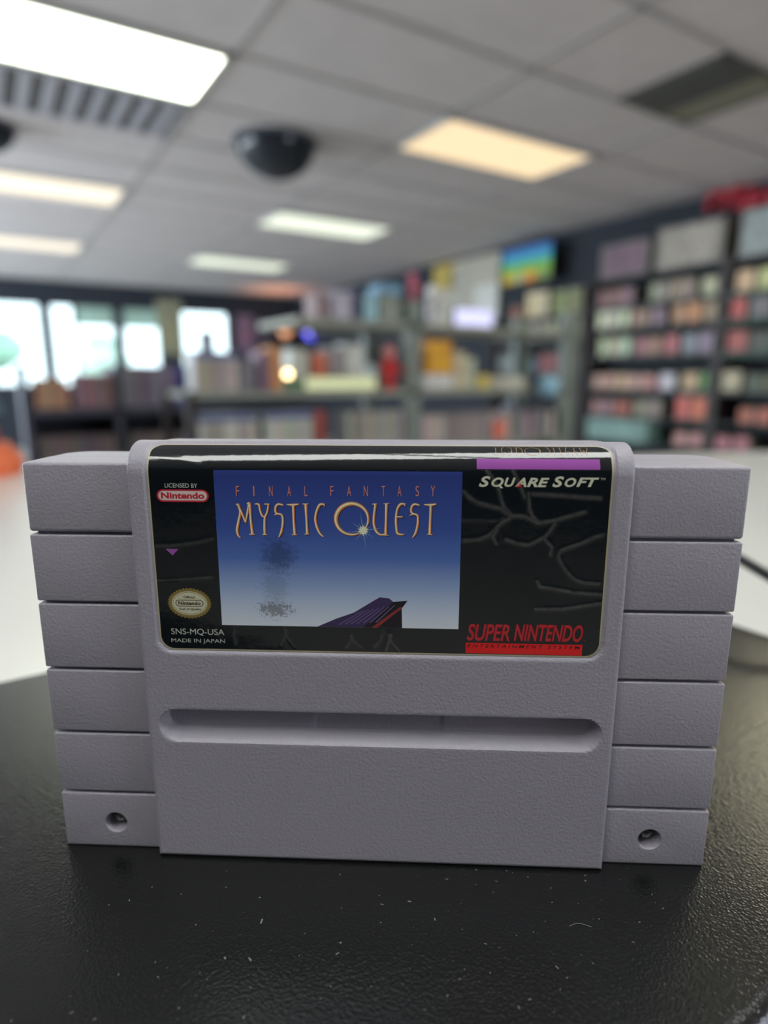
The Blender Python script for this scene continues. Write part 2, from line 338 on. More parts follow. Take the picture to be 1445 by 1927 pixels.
# red script sign: two cursive letters on the wall above the far-right shelves
def script_sign():
    p = lambda x, y: onX(x, y, 5.03)
    r = empty('script_sign', p(1400, 372)); tag(r, 'red script lettering mounted on the dark wall at top right', 'sign'); o = r.location
    mr = mat('red sign face', (170, 34, 52), .4, k=1.3)
    for k, L in enumerate([[(1332, 398), (1334, 378), (1346, 364), (1362, 358), (1366, 372), (1358, 396), (1370, 372), (1392, 352), (1394, 366), (1386, 384), (1390, 392), (1402, 382)],
                           [(1404, 384), (1418, 372), (1424, 362), (1414, 358), (1408, 374), (1416, 386), (1434, 376), (1450, 358)],
                           [(1452, 356), (1450, 376), (1462, 382), (1480, 360), (1478, 378), (1492, 372)]]):
        pts = [p(*a)-o for a in L]
        P = []
        for i in range(len(pts)-1):
            for s_ in range(4): P.append(pts[i].lerp(pts[i+1], s_/4))
        P.append(pts[-1]); MB().tube(P, .028, mr, 8).build('letter', r, True, 60)
script_sign()
# ---- middle metal shelf unit, front faces the counter
KF = 1.9
YM = 2.60; m_gm = mat('grey green metal', (130, 140, 134), .45, var=.08)
m_gl = mat('grey shelf top', (156, 160, 150), .45)
def middle_unit():
    xa, xb, xc, xd = [onY(px, 740, YM).x for px in (360, 492, 779, 1070)]
    r = empty('metal_shelf_unit', (xc, YM, 0)); tag(r, 'grey-green metal shelf unit in the middle behind the cartridge', 'shelving')
    for x, wd in ((xa, .02), (xc, .042), (xd, .05)):
        MB().box(x-xc-wd, x-xc+wd, 0, .05, 0, 1.42 if x != xa else 1.0, m_gm if x != xa else m_upr, .004).build('post', r)
        MB().box(x-xc-wd, x-xc+wd, .40, .45, 0, 1.42 if x != xa else 1.0, m_gm if x != xa else m_upr, .004).build('post', r)
    for z, x0 in ((.72, xa), (MZ[0], xa), (MZ[1], onY(560, 700, YM).x)):
        MB().box(x0-xc, xd-xc, .0, .45, z-.028, z, m_gl, .003).build('shelf', r)
    return xc
MZ = [onY(640, 735, YM).z, onY(700, 603, YM).z]
middle_unit()
def mid_item(px0, px1, z, h, word, rgb, label, cat='game box', name='game_box', group=None, dy=.03, dep=.12):
    x0, x1 = onY(px0, 700, YM).x, onY(px1, 700, YM).x
    return cover_box(name, x0+.003, x1-.003, YM+dy, YM+dy+dep, z, z+h, colour('carton '+word, tuple(int(c*.9) for c in rgb)), colour(word, rgb), '-y', label, cat, group)
def case_run(px0, px1, z, h, body, cover, band, n, words, group, Y=YM, start=0, name='game_case'):
    for k in range(n):
        a, b = px0+(px1-px0)*k/n, px0+(px1-px0)*(k+1)/n; x0, x1 = onY(a, 740, Y).x, onY(b, 740, Y).x
        j = random.randint(-14, 14); cv = tuple(max(0, min(255, c+j+random.randint(-8, 8))) for c in random.choice(cover))
        cover_box(name, x0+.001, x1-.001, Y+.02, Y+.15, z, z+h*random.uniform(.98, 1), colour('case', body), colour('spine', cv), '-y',
                  '%s, %s from left, %s' % (words[0], ORD[start+k], words[1]), 'game case', group, band=colour('band', band) if band else None)
hC = .165
blue = (58, 78, 128)
case_run(371, 452, MZ[0], hC, (150, 150, 150), [(150, 140, 132), (166, 162, 150), (140, 128, 120)], blue, 7, ('blue-topped game case', 'on upper shelf, left end of middle unit'), 'blue-topped game cases')
case_run(371, 484, .72, .19, (150, 150, 150), [(176, 178, 166), (150, 150, 142), (186, 186, 172)], blue, 9, ('blue-topped game case', 'on lower shelf, left end of middle unit'), 'blue-topped game cases')
case_run(499, 590, .72, .19, (140, 142, 144), [(140, 144, 140), (160, 162, 156)], blue, 7, ('blue-topped game case', 'in second run, lower shelf of middle unit'), 'blue-topped game cases')
case_run(592, 614, .72, .19, (120, 60, 56), [(140, 62, 56)], None, 2, ('red game case', 'beside dark gap, lower shelf of middle unit'), 'red game cases')
case_run(654, 764, .72, .18, (110, 110, 112), [(128, 128, 132), (140, 136, 130), (110, 98, 96)], None, 9, ('grey game case', 'left of thick post, lower shelf, middle unit'), 'grey game cases')
case_run(800, 1050, .72, .15, (104, 102, 108), [(128, 122, 130), (148, 132, 134), (150, 146, 126), (104, 104, 108)], None, 18, ('mauve-grey game case', 'right of thick post, lower shelf, middle unit'), 'mauve-grey game cases')
mid_item(452, 486, MZ[0], .13, 'dark grey', (98, 96, 104), 'dark grey game box beside the blue-topped cases on the middle unit')
z = MZ[0]
mid_item(492, 512, z, .17, 'dusky purple', (112, 84, 104), 'dusky purple box left of the orange-brown box on the middle unit')
mid_item(513, 536, z, .19, 'orange brown', (176, 118, 64), 'orange-brown box standing left on the middle unit shelf')
mid_item(556, 575, z, .05, 'dark green', (66, 110, 72), 'low dark green box beside the glowing amber bulb on the middle unit')
mid_item(577, 612, z, .19, 'pale grey', (160, 166, 160), 'pale grey box behind the pale yellow strip on the middle unit', dy=.16)
mid_item(616, 642, z, .17, 'orange red', (196, 96, 66), 'orange-red box behind the small amber light on the middle unit', dy=.14)
mid_item(644, 674, z, .2, 'mauve grey', (132, 124, 126), 'mauve-grey box in the centre of the middle unit shelf', dy=.14)
mid_item(676, 712, z, .22, 'off white', (184, 190, 180), 'off-white box left of the red bottle-shaped figure on the middle unit', dy=.14)
mid_item(742, 764, z, .12, 'grey cream', (150, 150, 140), 'small grey-cream box between the red figure and the thick post', dy=.16)
mid_item(800, 861, z, .075, 'white grey', (170, 170, 172), 'low white-grey box supporting the golden-yellow box')
mid_item(792, 799, z, .2, 'bluish white', (176, 182, 196), 'narrow bluish-white box right of the thick post', dy=.05)
mid_item(809, 858, z+.076, .165, 'golden yellow', (206, 134, 32), 'golden-yellow box raised on a low white-grey box right of the thick post')
mid_item(860, 884, z, .19, 'pale tan', (170, 160, 136), 'pale tan box just right of the golden-yellow box')
mid_item(885, 902, z, .16, 'pale green grey', (160, 166, 148), 'pale green-grey box, second right of the golden-yellow box')
mid_item(907, 930, z, .07, 'straw yellow', (186, 164, 90), 'small straw-yellow box low on the middle unit shelf')
mid_item(932, 1000, z, .06, 'light grey', (158, 156, 148), 'long light grey box lying right of the small straw-yellow box')
z = MZ[1]
mid_item(602, 626, z, .11, 'dusk pink', (120, 100, 104), 'dusk-pink box at the left end of the top shelf of the middle unit')
mid_item(630, 670, z, .125, 'lavender grey', (150, 146, 162), 'lavender-grey box on the top shelf of the middle unit')
mid_item(672, 688, z, .14, 'navy', (52, 58, 84), 'narrow navy box on the top shelf between lavender and sky-blue boxes')
mid_item(690, 718, z, .115, 'sky blue', (128, 166, 180), 'sky-blue box on the top shelf of the middle unit')
mid_item(720, 760, z, .12, 'green grey', (116, 122, 114), 'green-grey box supporting a blue carton on the top shelf')
mid_item(722, 762, z+.122, .05, 'steel blue', (92, 128, 154), 'steel-blue carton lying on the green-grey box on the top shelf')
# figures on the unit
def figurine(px, z, h, body, head, label, dy=.1, name='figurine'):
    x = onY(px, 700, YM+dy).x; r = empty(name, (x, YM+dy, z+.001)); tag(r, label, 'figurine'); s = h
    mb, mh = colour('fig', body), colour('fig', head)
    MB().lathe([(0, 0), (.16*s, 0), (.16*s, .05*s), (0, .05*s)], mb, n=24).build('base', r)
    MB().lathe([(.07*s, .05*s), (.12*s, .12*s), (.15*s, .3*s), (.13*s, .48*s), (.17*s, .6*s), (.06*s, .68*s), (0, .69*s)], mb, n=24).build('torso', r, True)
    MB().ball((0, 0, .83*s), .15*s, mh, (1, 1, 1.1)).build('head', r, True)
    for k in (-1, 1): MB().tube([(k*.15*s, 0, .6*s), (k*.22*s, -.02, .48*s), (k*.2*s, -.05, .36*s)], .04*s, mb).build('arm', r, True)
figurine(732, MZ[0], .215, (212, 44, 44), (206, 120, 112), 'red figurine with a pinkish head left of the thick post', dy=.07)
figurine(775, 1.42, .13, (176, 92, 112), (176, 92, 112), 'small pink figurine on top of the thick post', dy=.03)
figurine(811, MZ[1], .2, (170, 168, 172), (200, 200, 196), 'pale grey-white figurine on the top shelf right of the thick post')
# lights among the goods
def bulb(p, r0, rgb, e, label, cat='lamp', stem=.05):
    r = empty('small_lamp', (p.x, p.y, p.z-stem-r0+.001)); tag(r, label, cat)
    MB().lathe([(0, 0), (r0*.9, 0), (r0*.8, .01), (r0*.3, .014), (r0*.3, stem), (0, stem)], m_black, n=20).build('base', r, True)
    em = bpy.data.materials.new('glow'); em.use_nodes = True; b = em.node_tree.nodes['Principled BSDF']
    b.inputs['Emission Color'].default_value = (*lin(rgb), 1); b.inputs['Emission Strength'].default_value = e; b.inputs['Base Color'].default_value = (.5, .5, .5, 1)
    MB().ball((0, 0, stem+r0*.9), r0, em).build('bulb', r, True)
def onto(px, py, Y): return onY(px, py, Y)
p = onto(541, 692, YM+.05); bulb(Vector((p.x, p.y, MZ[0]+.075)), .016, (255, 214, 150), 9, 'glowing amber bulb standing on the left of the middle unit shelf', stem=.04)
p = onto(627, 706, YM+.05); bulb(Vector((p.x, p.y, MZ[0]+.045)), .012, (255, 190, 140), 5, 'small amber light in front of the orange-red box', stem=.02)
# pale yellow strip light and lavender screen
def lit_bar(px0, px1, Y, z, h, rgb, e, label, name, cat):
    x0, x1 = onY(px0, 700, Y).x, onY(px1, 700, Y).x; r = empty(name, ((x0+x1)/2, Y, z+.001)); tag(r, label, cat); hx = (x1-x0)/2
    MB().box(-hx, hx, .0, .03, 0, h, m_black, .002).build('housing', r)
    MB().box(-hx+.004, hx-.004, -.003, 0, .004, h-.004, mat('lit '+label[:12], rgb, .4, k=.2, emit=e)).build('lit_face', r)
lit_bar(572, 708, YM+.04, MZ[0], .062, (214, 220, 170), .85, 'pale yellow lit strip lying along the middle unit shelf', 'strip_light', 'strip light')
lit_bar(852, 924, YM+.12, MZ[1], .1, (214, 214, 252), 1.2, 'bright lavender-white little screen on the top shelf right of the post', 'small_screen', 'screen')
# blue globe, grey disc and red box between unit and wall
def globe(px, py, Y, r0, rgb, label, base_z):
    p = onY(px, py, Y); r = empty('ball', (p.x, Y, base_z+.001)); tag(r, label, 'ball')
    MB().lathe([(r0*.5, 0), (r0*.5, .01), (.01, .02), (.01, p.z-base_z-r0*.9)], m_black, n=20).build('stand', r)
    MB().ball((0, 0, p.z-base_z), r0, colour('ball', rgb)).build('sphere', r, True)
globe(1031, 727, YM-.09, .06, (120, 158, 190), 'light blue ball at the right end of the middle unit', 0)
globe(957, 772, YM+.24, .048, (150, 150, 164), 'grey-lavender ball on the lower shelf of the middle unit', .72)
mid_item(934, 955, .72+.001, .1, 'coral', (190, 92, 76), 'coral-red small box in front of the grey-lavender ball', dy=-.0, dep=.018)
# ---- left low shelf unit below the windows
YN = 3.3
def left_unit():
    xa, xm, xb = [onY(px, 740, YN).x for px in (46, 221, 356)]
    zt, z1, z2 = onY(200, 768, YN).z, onY(200, 812, YN).z, onY(200, 870, YN).z
    r = empty('low_shelf_unit', ((xa+xb)/2, YN, 0)); tag(r, 'dark low shelf unit below the windows at left', 'shelving'); xo = (xa+xb)/2
    md = mat('hazed laminate', (84, 86, 102), .5)  # window-glare haze is put into this lightened colour and the cases below
    for x in (xa, xm, xb): MB().box(x-xo-.015, x-xo+.015, 0, .3, 0, zt+.2, md).build('upright', r)
    for z in (zt, zt-.26, zt-.55): MB().box(xa-xo, xb-xo, 0, .3, z-.03, z, md).build('shelf', r)
    MB().box(xa-xo, xb-xo, .28, .30, 0, zt+.1, md).build('back_panel', r)
    return zt
zt = left_unit()
case_run(232, 332, zt, .2, (110, 104, 118), [(132, 122, 140), (118, 108, 124), (140, 128, 136)], None, 11, ('lavender-grey game case', 'on upper shelf of dark low unit'), 'lavender-grey game cases', Y=YN)
case_run(333, 349, zt, .2, (60, 70, 130), [(58, 68, 140)], None, 2, ('deep blue game case', 'right end of dark low unit'), 'deep blue game cases', Y=YN)
case_run(142, 214, zt, .16, (120, 96, 104), [(130, 100, 110), (140, 104, 106), (112, 96, 108)], None, 8, ('mauve game case', 'left of middle upright, dark low unit'), 'mauve game cases', Y=YN)
case_run(66, 128, zt, .14, (160, 120, 90), [(168, 132, 104), (150, 120, 104)], None, 6, ('orange-tan game case', 'left bay of dark low unit'), 'orange-tan game cases', Y=YN)
case_run(60, 210, zt-.26, .13, (110, 96, 98), [(112, 98, 98), (128, 106, 100), (96, 92, 100)], None, 14, ('brown-grey game case', 'on lower shelf of dark low unit'), 'brown-grey game cases', Y=YN)
case_run(236, 344, zt-.26, .13, (120, 110, 112), [(126, 118, 118), (110, 106, 112)], None, 10, ('dim grey game case', 'on lower right shelf of dark low unit'), 'dim grey game cases', Y=YN)
KF = 1.6
# ---- far wall posters, lamp and violet neon
def poster(px0, px1, py0, py1, rgb, label, Y=YF-.02, inner=None):
    c = (py0+py1)/2; a, b = onY(px0, c, Y), onY(px1, c, Y); z0, z1 = onY(px0, py1, Y).z, onY(px0, py0, Y).z
    r = empty('poster', ((a.x+b.x)/2, Y, z0)); tag(r, label, 'poster'); hx = (b.x-a.x)/2
    MB().box(-hx, hx, -.01, .01, 0, z1-z0, colour('poster', rgb), .002, 1).build('sheet', r)
    if inner: MB().box(-hx*.7, hx*.7, -.013, -.01, (z1-z0)*.2, (z1-z0)*.7, colour('poster', inner)).build('printed_panel', r)
poster(296, 344, 562, 668, (128, 128, 106), 'olive-grey poster between two windows on the far wall', inner=(140, 138, 110))
poster(376, 402, 622, 662, (92, 90, 100), 'dark grey sign standing in the rightmost window', Y=YF+.045)
poster(446, 478, 592, 662, (116, 98, 118), 'mauve poster on the far wall right of the windows', inner=(130, 98, 120))
poster(482, 512, 600, 650, (60, 62, 76), 'dark slate poster on the far wall beside the orange lamp', inner=(70, 66, 86))
p = onY(537, 624, YF-.35); bulb(p, .10, (255, 160, 84), 1.1, 'soft orange lamp glowing in the far corner', stem=p.z-.1)
def neon():
    p = onY(586, 622, YF-.6); r = empty('neon_sign', (p.x, p.y, p.z)); tag(r, 'blue-violet neon sign glowing in the far corner', 'neon sign')
    nm = mat('violet neon', (96, 96, 255), .4, k=.3, emit=3.2)
    MB().box(-.20, .20, .02, .05, -.18, .18, m_black, .004).build('backing', r)
    MB().box(-.01, .01, .05, .7, -.01, .01, m_black).build('bracket', r)
    MB().tube([(.13*math.cos(a*PI/12), 0, .13*math.sin(a*PI/12)) for a in range(25)], .022, nm).build('ring_tube', r, True)
    MB().tube([(-.06, 0, -.05), (0, 0, .06), (.06, 0, -.05)], .02, mat('white neon', (210, 210, 255), .4, k=.3, emit=3.2)).build('inner_tube', r, True)
neon()
l = bpy.data.lights.new('orange_uplight', 'SPOT'); l.energy = 26; l.color = (1, .42, .2); l.shadow_soft_size = .1; l.spot_size = 2.0; l.spot_blend = 1
o = bpy.data.objects.new('orange_uplight', l); COL.objects.link(o); o.location = (4.35, 10.2, 1.75); o.rotation_euler = (PI, 0, 0)

# ------------------------------------------------------------------ glass-topped counter
m_ctr = mat('pale counter laminate', (226, 226, 222), .22, var=.02)
m_trim = mat('tan counter edge', (126, 112, 92), .5)
ct = empty('counter', (0, .06, 0)); tag(ct, 'pale glossy shop counter under the black riser pad', 'counter')
CT = TOP-.042
def onZ(x, y, z): r = ray(x, y); return Vector((0, 0, CAMZ)) + r*((z-CAMZ)/r.z)
ka, kb = onZ(0, 892, CT), onZ(1330, 852, CT); kd = (kb-ka)/(kb.x-ka.x); kl, kr = ka+kd*(-1.3-ka.x), ka+kd*(2.4-ka.x)
def slab(ins, z0, z1):
    P = [(-1.3+ins, -.0+ins*.6), (2.4-ins, -.0+ins*.6), (2.4-ins, kr.y-.06-ins), (-1.3+ins, kl.y-.06-ins)]
    bm = bmesh.new(); lo = [bm.verts.new((x, y, z0)) for x, y in P]; hi = [bm.verts.new((x, y, z1)) for x, y in P]
    bm.faces.new(hi); bm.faces.new(lo[::-1])
    for i in range(4): bm.faces.new((lo[i], lo[(i+1) % 4], hi[(i+1) % 4], hi[i]))
    bmesh.ops.bevel(bm, geom=bm.edges[:], offset=.004, segments=2, profile=.5, affect='EDGES'); return bm
MB().bm(slab(0, CT-.03, CT), m_ctr).build('worktop', ct)
MB().bm(slab(.02, 0, CT-.03), mat('counter side', (70, 72, 76), .6)).build('cabinet', ct)
# black cable and the dark box at the right edge of the counter
rt = Vector((math.cos(YAW), -math.sin(YAW), 0)); fd = Vector((math.sin(YAW), math.cos(YAW), 0))
def W(r, f_, z): return rt*r + fd*f_ + Vector((0, 0, z))
def NP(px, py, D):
    """point on the photo's sight line at forward distance D, for things close to the viewpoint"""
    v = ray(px, py); return Vector((0, 0, CAMZ)) + v*(D/(v.x*math.sin(YAW)+v.y*math.cos(YAW)))
cab = MB().tube([W(.06, .40, CT+.01), NP(1330, 1012, .27), NP(1385, 1048, .25), NP(1450, 1086, .235), NP(1520, 1135, .225), W(.222, .20, CT+.02), W(.25, .19, CT+.004), W(.29, .21, CT+.004)], .0022, mat('black cable rubber', (10, 10, 11), .4)).build('power_cable')
tag(cab, 'black power cable arching over the counter at the right', 'cable')
e = empty('card_terminal', W(.312, .325, CT+.0005), -YAW); tag(e, 'dark box-shaped device cut by the right edge on the counter', 'device')
MB().box(-.045, .05, -.06, .06, 0, .05, mat('dark device plastic', (28, 30, 30), .5), .008, 3).build('casing', e)
MB().box(-.03, .035, -.04, .04, .05, .053, mat('dark device keys', (44, 46, 46), .5), .001).build('keypad', e)
# red-based gadget at the far left of the counter
e = empty('toy_dispenser', W(-.62, .92, CT), -YAW); tag(e, 'red and orange toy dispenser with white balls as glints at the left edge', 'toy')
MB().lathe([(0, 0), (.075, 0), (.078, .02), (.06, .045), (0, .05)], colour('gadget', (222, 96, 60)), n=32).build('base', e, True)
MB().lathe([(.0, .045), (.05, .045), (.045, .075), (.0, .08)], colour('gadget', (130, 40, 56)), n=32).build('collar', e, True)
MB().lathe([(.03, .075), (.056, .09), (.05, .12), (.02, .13), (0, .132)], colour('gadget', (70, 96, 112)), n=32).build('canister', e, True)
MB().ball((0, 0, .15), .026, colour('gadget', (150, 128, 140))).build('cap', e, True)
mg = mat('glint white', (240, 242, 250), .18)  # white balls stand in for specular glints on the gadget
for dx, dz in ((.060, .098), (.062, .066)): MB().ball((dx, -.05, dz), .012, mg).build('glint_ball', e, True)

# ------------------------------------------------------------------ black display riser
m_lea = bpy.data.materials.new('black grained leatherette'); m_lea.use_nodes = True
nt = m_lea.node_tree; b = nt.nodes['Principled BSDF']
b.inputs['Base Color'].default_value = (.004, .0045, .0045, 1); b.inputs['Roughness'].default_value = .23; b.inputs['IOR'].default_value = 1.6; b.inputs['Specular IOR Level'].default_value = .5
tc = nt.nodes.new('ShaderNodeTexCoord'); n1 = nt.nodes.new('ShaderNodeTexVoronoi'); n1.feature = 'SMOOTH_F1'; n1.inputs['Scale'].default_value = 1900
n1.inputs['Smoothness'].default_value = .6
n2 = nt.nodes.new('ShaderNodeTexNoise'); n2.inputs['Scale'].default_value = 1300; n2.inputs['Detail'].default_value = 4
ad = nt.nodes.new('ShaderNodeMath'); ad.operation = 'ADD'; bp = nt.nodes.new('ShaderNodeBump'); bp.inputs['Distance'].default_value = .000055; bp.inputs['Strength'].default_value = 1
nt.links.new(tc.outputs['Object'], n1.inputs['Vector']); nt.links.new(tc.outputs['Object'], n2.inputs['Vector'])
nt.links.new(n1.outputs['Distance'], ad.inputs[0]); nt.links.new(n2.outputs['Fac'], ad.inputs[1]); nt.links.new(ad.outputs[0], bp.inputs['Height']); nt.links.new(bp.outputs['Normal'], b.inputs['Normal'])
PX0, PX1, PY0, PY1, PRR = -.12, .2545, .035, .2345, .022
st = empty('display_riser', ((PX0+PX1)/2, (PY0+PY1)/2, CT)); tag(st, 'black grained rectangular riser pad the grey cartridge stands on', 'display riser')
hs = TOP-CT; rr = .004; hx, hy = (PX1-PX0)/2, (PY1-PY0)/2
def rring(ins, z_):
    o = []
    for q_, (sx, sy) in enumerate(((1, 1), (-1, 1), (-1, -1), (1, -1))):
        for a in range(13):
            t = q_*PI/2+a*PI/24; o.append((sx*(hx-PRR)+(PRR-ins)*math.cos(t), sy*(hy-PRR)+(PRR-ins)*math.sin(t), z_))
    return o
rg = [rring(0, .002), rring(0, hs-rr)]+[rring(rr-rr*math.cos(a*PI/16), hs-rr+rr*math.sin(a*PI/16)) for a in range(1, 9)]
m_ = len(rg[0]); vs = [p_ for g_ in rg for p_ in g_]; fs = [(j*m_+i, j*m_+(i+1) % m_, (j+1)*m_+(i+1) % m_, (j+1)*m_+i) for j in range(len(rg)-1) for i in range(m_)]
fs.append(tuple((len(rg)-1)*m_+i for i in range(m_))); fs.append(tuple(range(m_))[::-1])
q = MB(); q.add(vs, fs, m_lea); q.build('padded_top', st, True, 50)
MB().box(-hx+.01, hx-.01, -hy+.01, hy-.01, 0, .003, m_black).build('foot', st)
# dust flecks and a curled fibre on the stand
random.seed(3); q = MB(); md = mat('dust', (120, 120, 112), .8)
for k in range(120):
    r_ = random.uniform(-.062, .066); f_ = random.uniform(.078, .112); s = random.uniform(.00003, .00009)*(1.7 if random.random() < .12 else 1); a = random.uniform(0, PI); L_ = s*random.uniform(1, 4)
    c = W(r_, f_, TOP+.00003); d1 = Vector((math.cos(a), math.sin(a), 0))*L_; d2 = Vector((-math.sin(a), math.cos(a), 0))*s
    q.add([c-d1-d2, c+d1-d2, c+d1+d2, c-d1+d2, c+Vector((0, 0, s))], [(0, 1, 4), (1, 2, 4), (2, 3, 4), (3, 0, 4), (3, 2, 1, 0)], md)
tag(q.build('dust_flecks'), 'tiny pale dust flecks scattered on the black riser', 'dust', kind='stuff')
fb = MB().tube([W(.0345+.0008*k, .0975+.0006*math.sin(k*.7), TOP+.0001) for k in range(6)], .00005, md, 6).build('fibre')
tag(fb, 'short pale curled fibre lying on the black riser front right', 'fibre')

# ------------------------------------------------------------------ the cartridge (lengths below in millimetres, local x right, y away, z up)
MM = .001
root = empty('game_cartridge', W(-.00132, .11531, TOP+.00005), -YAW-.0459)
tag(root, 'grey ribbed game cartridge with a blue and black label, standing on the black riser', 'game cartridge')
pl = bpy.data.materials.new('grained grey plastic'); pl.use_nodes = True; nt = pl.node_tree; b = nt.nodes['Principled BSDF']
b.inputs['Base Color'].default_value = (.375, .356, .410, 1); b.inputs['Roughness'].default_value = .46; b.inputs['Specular IOR Level'].default_value = .45
tc = nt.nodes.new('ShaderNodeTexCoord'); n1 = nt.nodes.new('ShaderNodeTexNoise'); n1.inputs['Scale'].default_value = 1700; n1.inputs['Detail'].default_value = 3; n1.inputs['Roughness'].default_value = .45
n1.inputs['Distortion'].default_value = .6
bp = nt.nodes.new('ShaderNodeBump'); bp.inputs['Distance'].default_value = .00013; bp.inputs['Strength'].default_value = 1
nt.links.new(tc.outputs['Object'], n1.inputs['Vector']); nt.links.new(n1.outputs['Fac'], bp.inputs['Height']); nt.links.new(bp.outputs['Normal'], b.inputs['Normal'])
PR, ZA, RA, AE = 2.33, 82.0, 6.0, math.radians(97); YE = 9.5
HWC = 46.7
def prof_pt(s):
    """point and outward normal (y, z) on the centre profile at arc length s"""
    if s <= ZA: return (-PR, s, -1.0, 0.0)
    a = (s-ZA)/RA
    if a <= AE: return (-PR+RA-RA*math.cos(a), ZA+RA*math.sin(a), -math.cos(a), math.sin(a))
    e = s-ZA-RA*AE
    return (-PR+RA-RA*math.cos(AE)+e*math.sin(AE), ZA+RA*math.sin(AE)+e*math.cos(AE), -math.cos(AE), math.sin(AE))
S_END = ZA+RA*AE+5.1
def P3(u, s, off=0.0):
    y, z, ny, nz = prof_pt(s); return (u*MM, (y+ny*off)*MM, (z+nz*off)*MM)
def sdrr(x, y, cx, cy, hx, hy, r):
    qx, qy = abs(x-cx)-hx+r, abs(y-cy)-hy+r
    return min(max(qx, qy), 0)+math.hypot(max(qx, 0), max(qy, 0))-r
def sm(t): t = max(0, min(1, t)); return t*t*(3-2*t)
LB, LT = 46.9, 89.9
def relief(u, s):
    o = 0.0; r = .9
    d = min(HWC-abs(u), s)
    if d < r: o -= r-math.sqrt(max(0, r*r-(r-d)**2))
    d = sdrr(u, s, 0, (LB+LT)/2, 43.15, (LT-LB)/2, 3.0)
    if d < .35: o -= .42*sm((.35-d)/.5)
    d = sdrr(u, s, 0, 30.75, 44.3, 3.75, 3.75)
    if d < 0:
        k = sm((s-28.6)/4.5); wd = 2.1*(1-k)+.7*k
        t = sm(-d/wd); o -= 3.1*t
        if t > .9: o -= .16*sm((13.3-u)/.3)*sm((u+12.9)/.3)
    return o
def centre_shell():
    us = sorted(set([round(-HWC+k*.2, 3) for k in range(6)]+[round(HWC-k*.2, 3) for k in range(6)]+list(np.round(np.linspace(-HWC+1.2, HWC-1.2, 270), 3))))
    ss = sorted(set([round(k*.2, 3) for k in range(6)]+list(np.round(np.linspace(1.2, S_END, 290), 3))))
    nu, ns = len(us), len(ss); vs = [P3(u, s, relief(u, s)) for s in ss for u in us]; fs = []
    for j in range(ns-1):
        for i in range(nu-1): a = j*nu+i; fs.append((a, a+1, a+nu+1, a+nu))
    # skirts back to the seam
    base = len(vs); loop = [i for i in range(nu)] + [j*nu+nu-1 for j in range(1, ns)] + [(ns-1)*nu+i for i in range(nu-2, -1, -1)] + [j*nu for j in range(ns-2, 0, -1)]
    for i in loop: x, y, z = vs[i]; vs.append((x, max(YE*MM, y), z))
    n = len(loop)
    for k in range(n): fs.append((loop[(k+1) % n], loop[k], base+k, base+(k+1) % n))
    return vs, fs
GZ = [0, 13.17, 27.31, 41.6, 55.87, 70.1, 84.0]
front = MB(); v_, f_ = centre_shell(); front.add(v_, f_, pl)
def hole(bm_obj, cx, cz, r, depth):
    pass
def rib_mesh(sx, k):
    """one moulded block of the wing; the lowest one carries a screw well"""
    x0, x1 = HWC-1.0, 68.0; z0 = GZ[k]+(.30 if k else 0); z1 = GZ[k+1]-(.30 if k < 5 else 0)
    if sx < 0: x0, x1 = -x1, -x0
    bm = bmesh.new(); bmesh.ops.create_cube(bm, size=1)
    for v in bm.verts: v.co = ((x0+x1)/2+v.co.x*(x1-x0), YE/2+v.co.y*YE, (z0+z1)/2+v.co.z*(z1-z0))
    def isout(e): return all(abs(v.co.x-(x1 if sx > 0 else x0)) < 1e-4 for v in e.verts)
    fe = [e for e in bm.edges if all(v.co.y < .01 for v in e.verts)] + [e for e in bm.edges if isout(e) and not all(v.co.y < .01 for v in e.verts) and not all(v.co.y > YE-.01 for v in e.verts)]
    fe = list(set(fe)); bmesh.ops.bevel(bm, geom=fe, offset=.36 if k < 5 else .7, segments=4, profile=.5, affect='EDGES')
    for v in bm.verts: v.co *= MM
    if k: return bm
    me = bpy.data.meshes.new('rib'); bm.to_mesh(me); bm.free(); ob = bpy.data.objects.new('rib', me); COL.objects.link(ob)
    cut = MB().lathe([(.0001, -.5), (2.5, -.5), (2.45, .05), (2.32, .25), (2.25, 3.6), (.0001, 3.6)], pl, n=48)
    cx, cz = 56.55*sx, 5.95
    cut.v = [((x+cx)*MM, z_*MM, (y+cz)*MM) for x, y, z_ in cut.v]
    co = cut.build('cutter', fix=True); md_ = ob.modifiers.new('b', 'BOOLEAN'); md_.object = co; md_.operation = 'DIFFERENCE'; md_.solver = 'EXACT'
    bpy.context.view_layer.update(); dg = bpy.context.evaluated_depsgraph_get(); m2 = bpy.data.meshes.new_from_object(ob.evaluated_get(dg))
    bm = bmesh.new(); bm.from_mesh(m2)
    bpy.data.objects.remove(ob); bpy.data.objects.remove(co); return bm
for sx in (-1, 1):
    for k in range(6): front.bm(rib_mesh(sx, k), pl)
    xa, xb = (HWC-1, 66.9) if sx > 0 else (-66.9, -HWC+1)
    front.box(xa*MM, xb*MM, 1.3*MM, YE*MM, 9*MM, 83.2*MM, pl)
    front.box(xa*MM, xb*MM, 4.2*MM, YE*MM, .6*MM, 8.6*MM, pl)
fs_ = front.build('front_shell', root, True, 28)
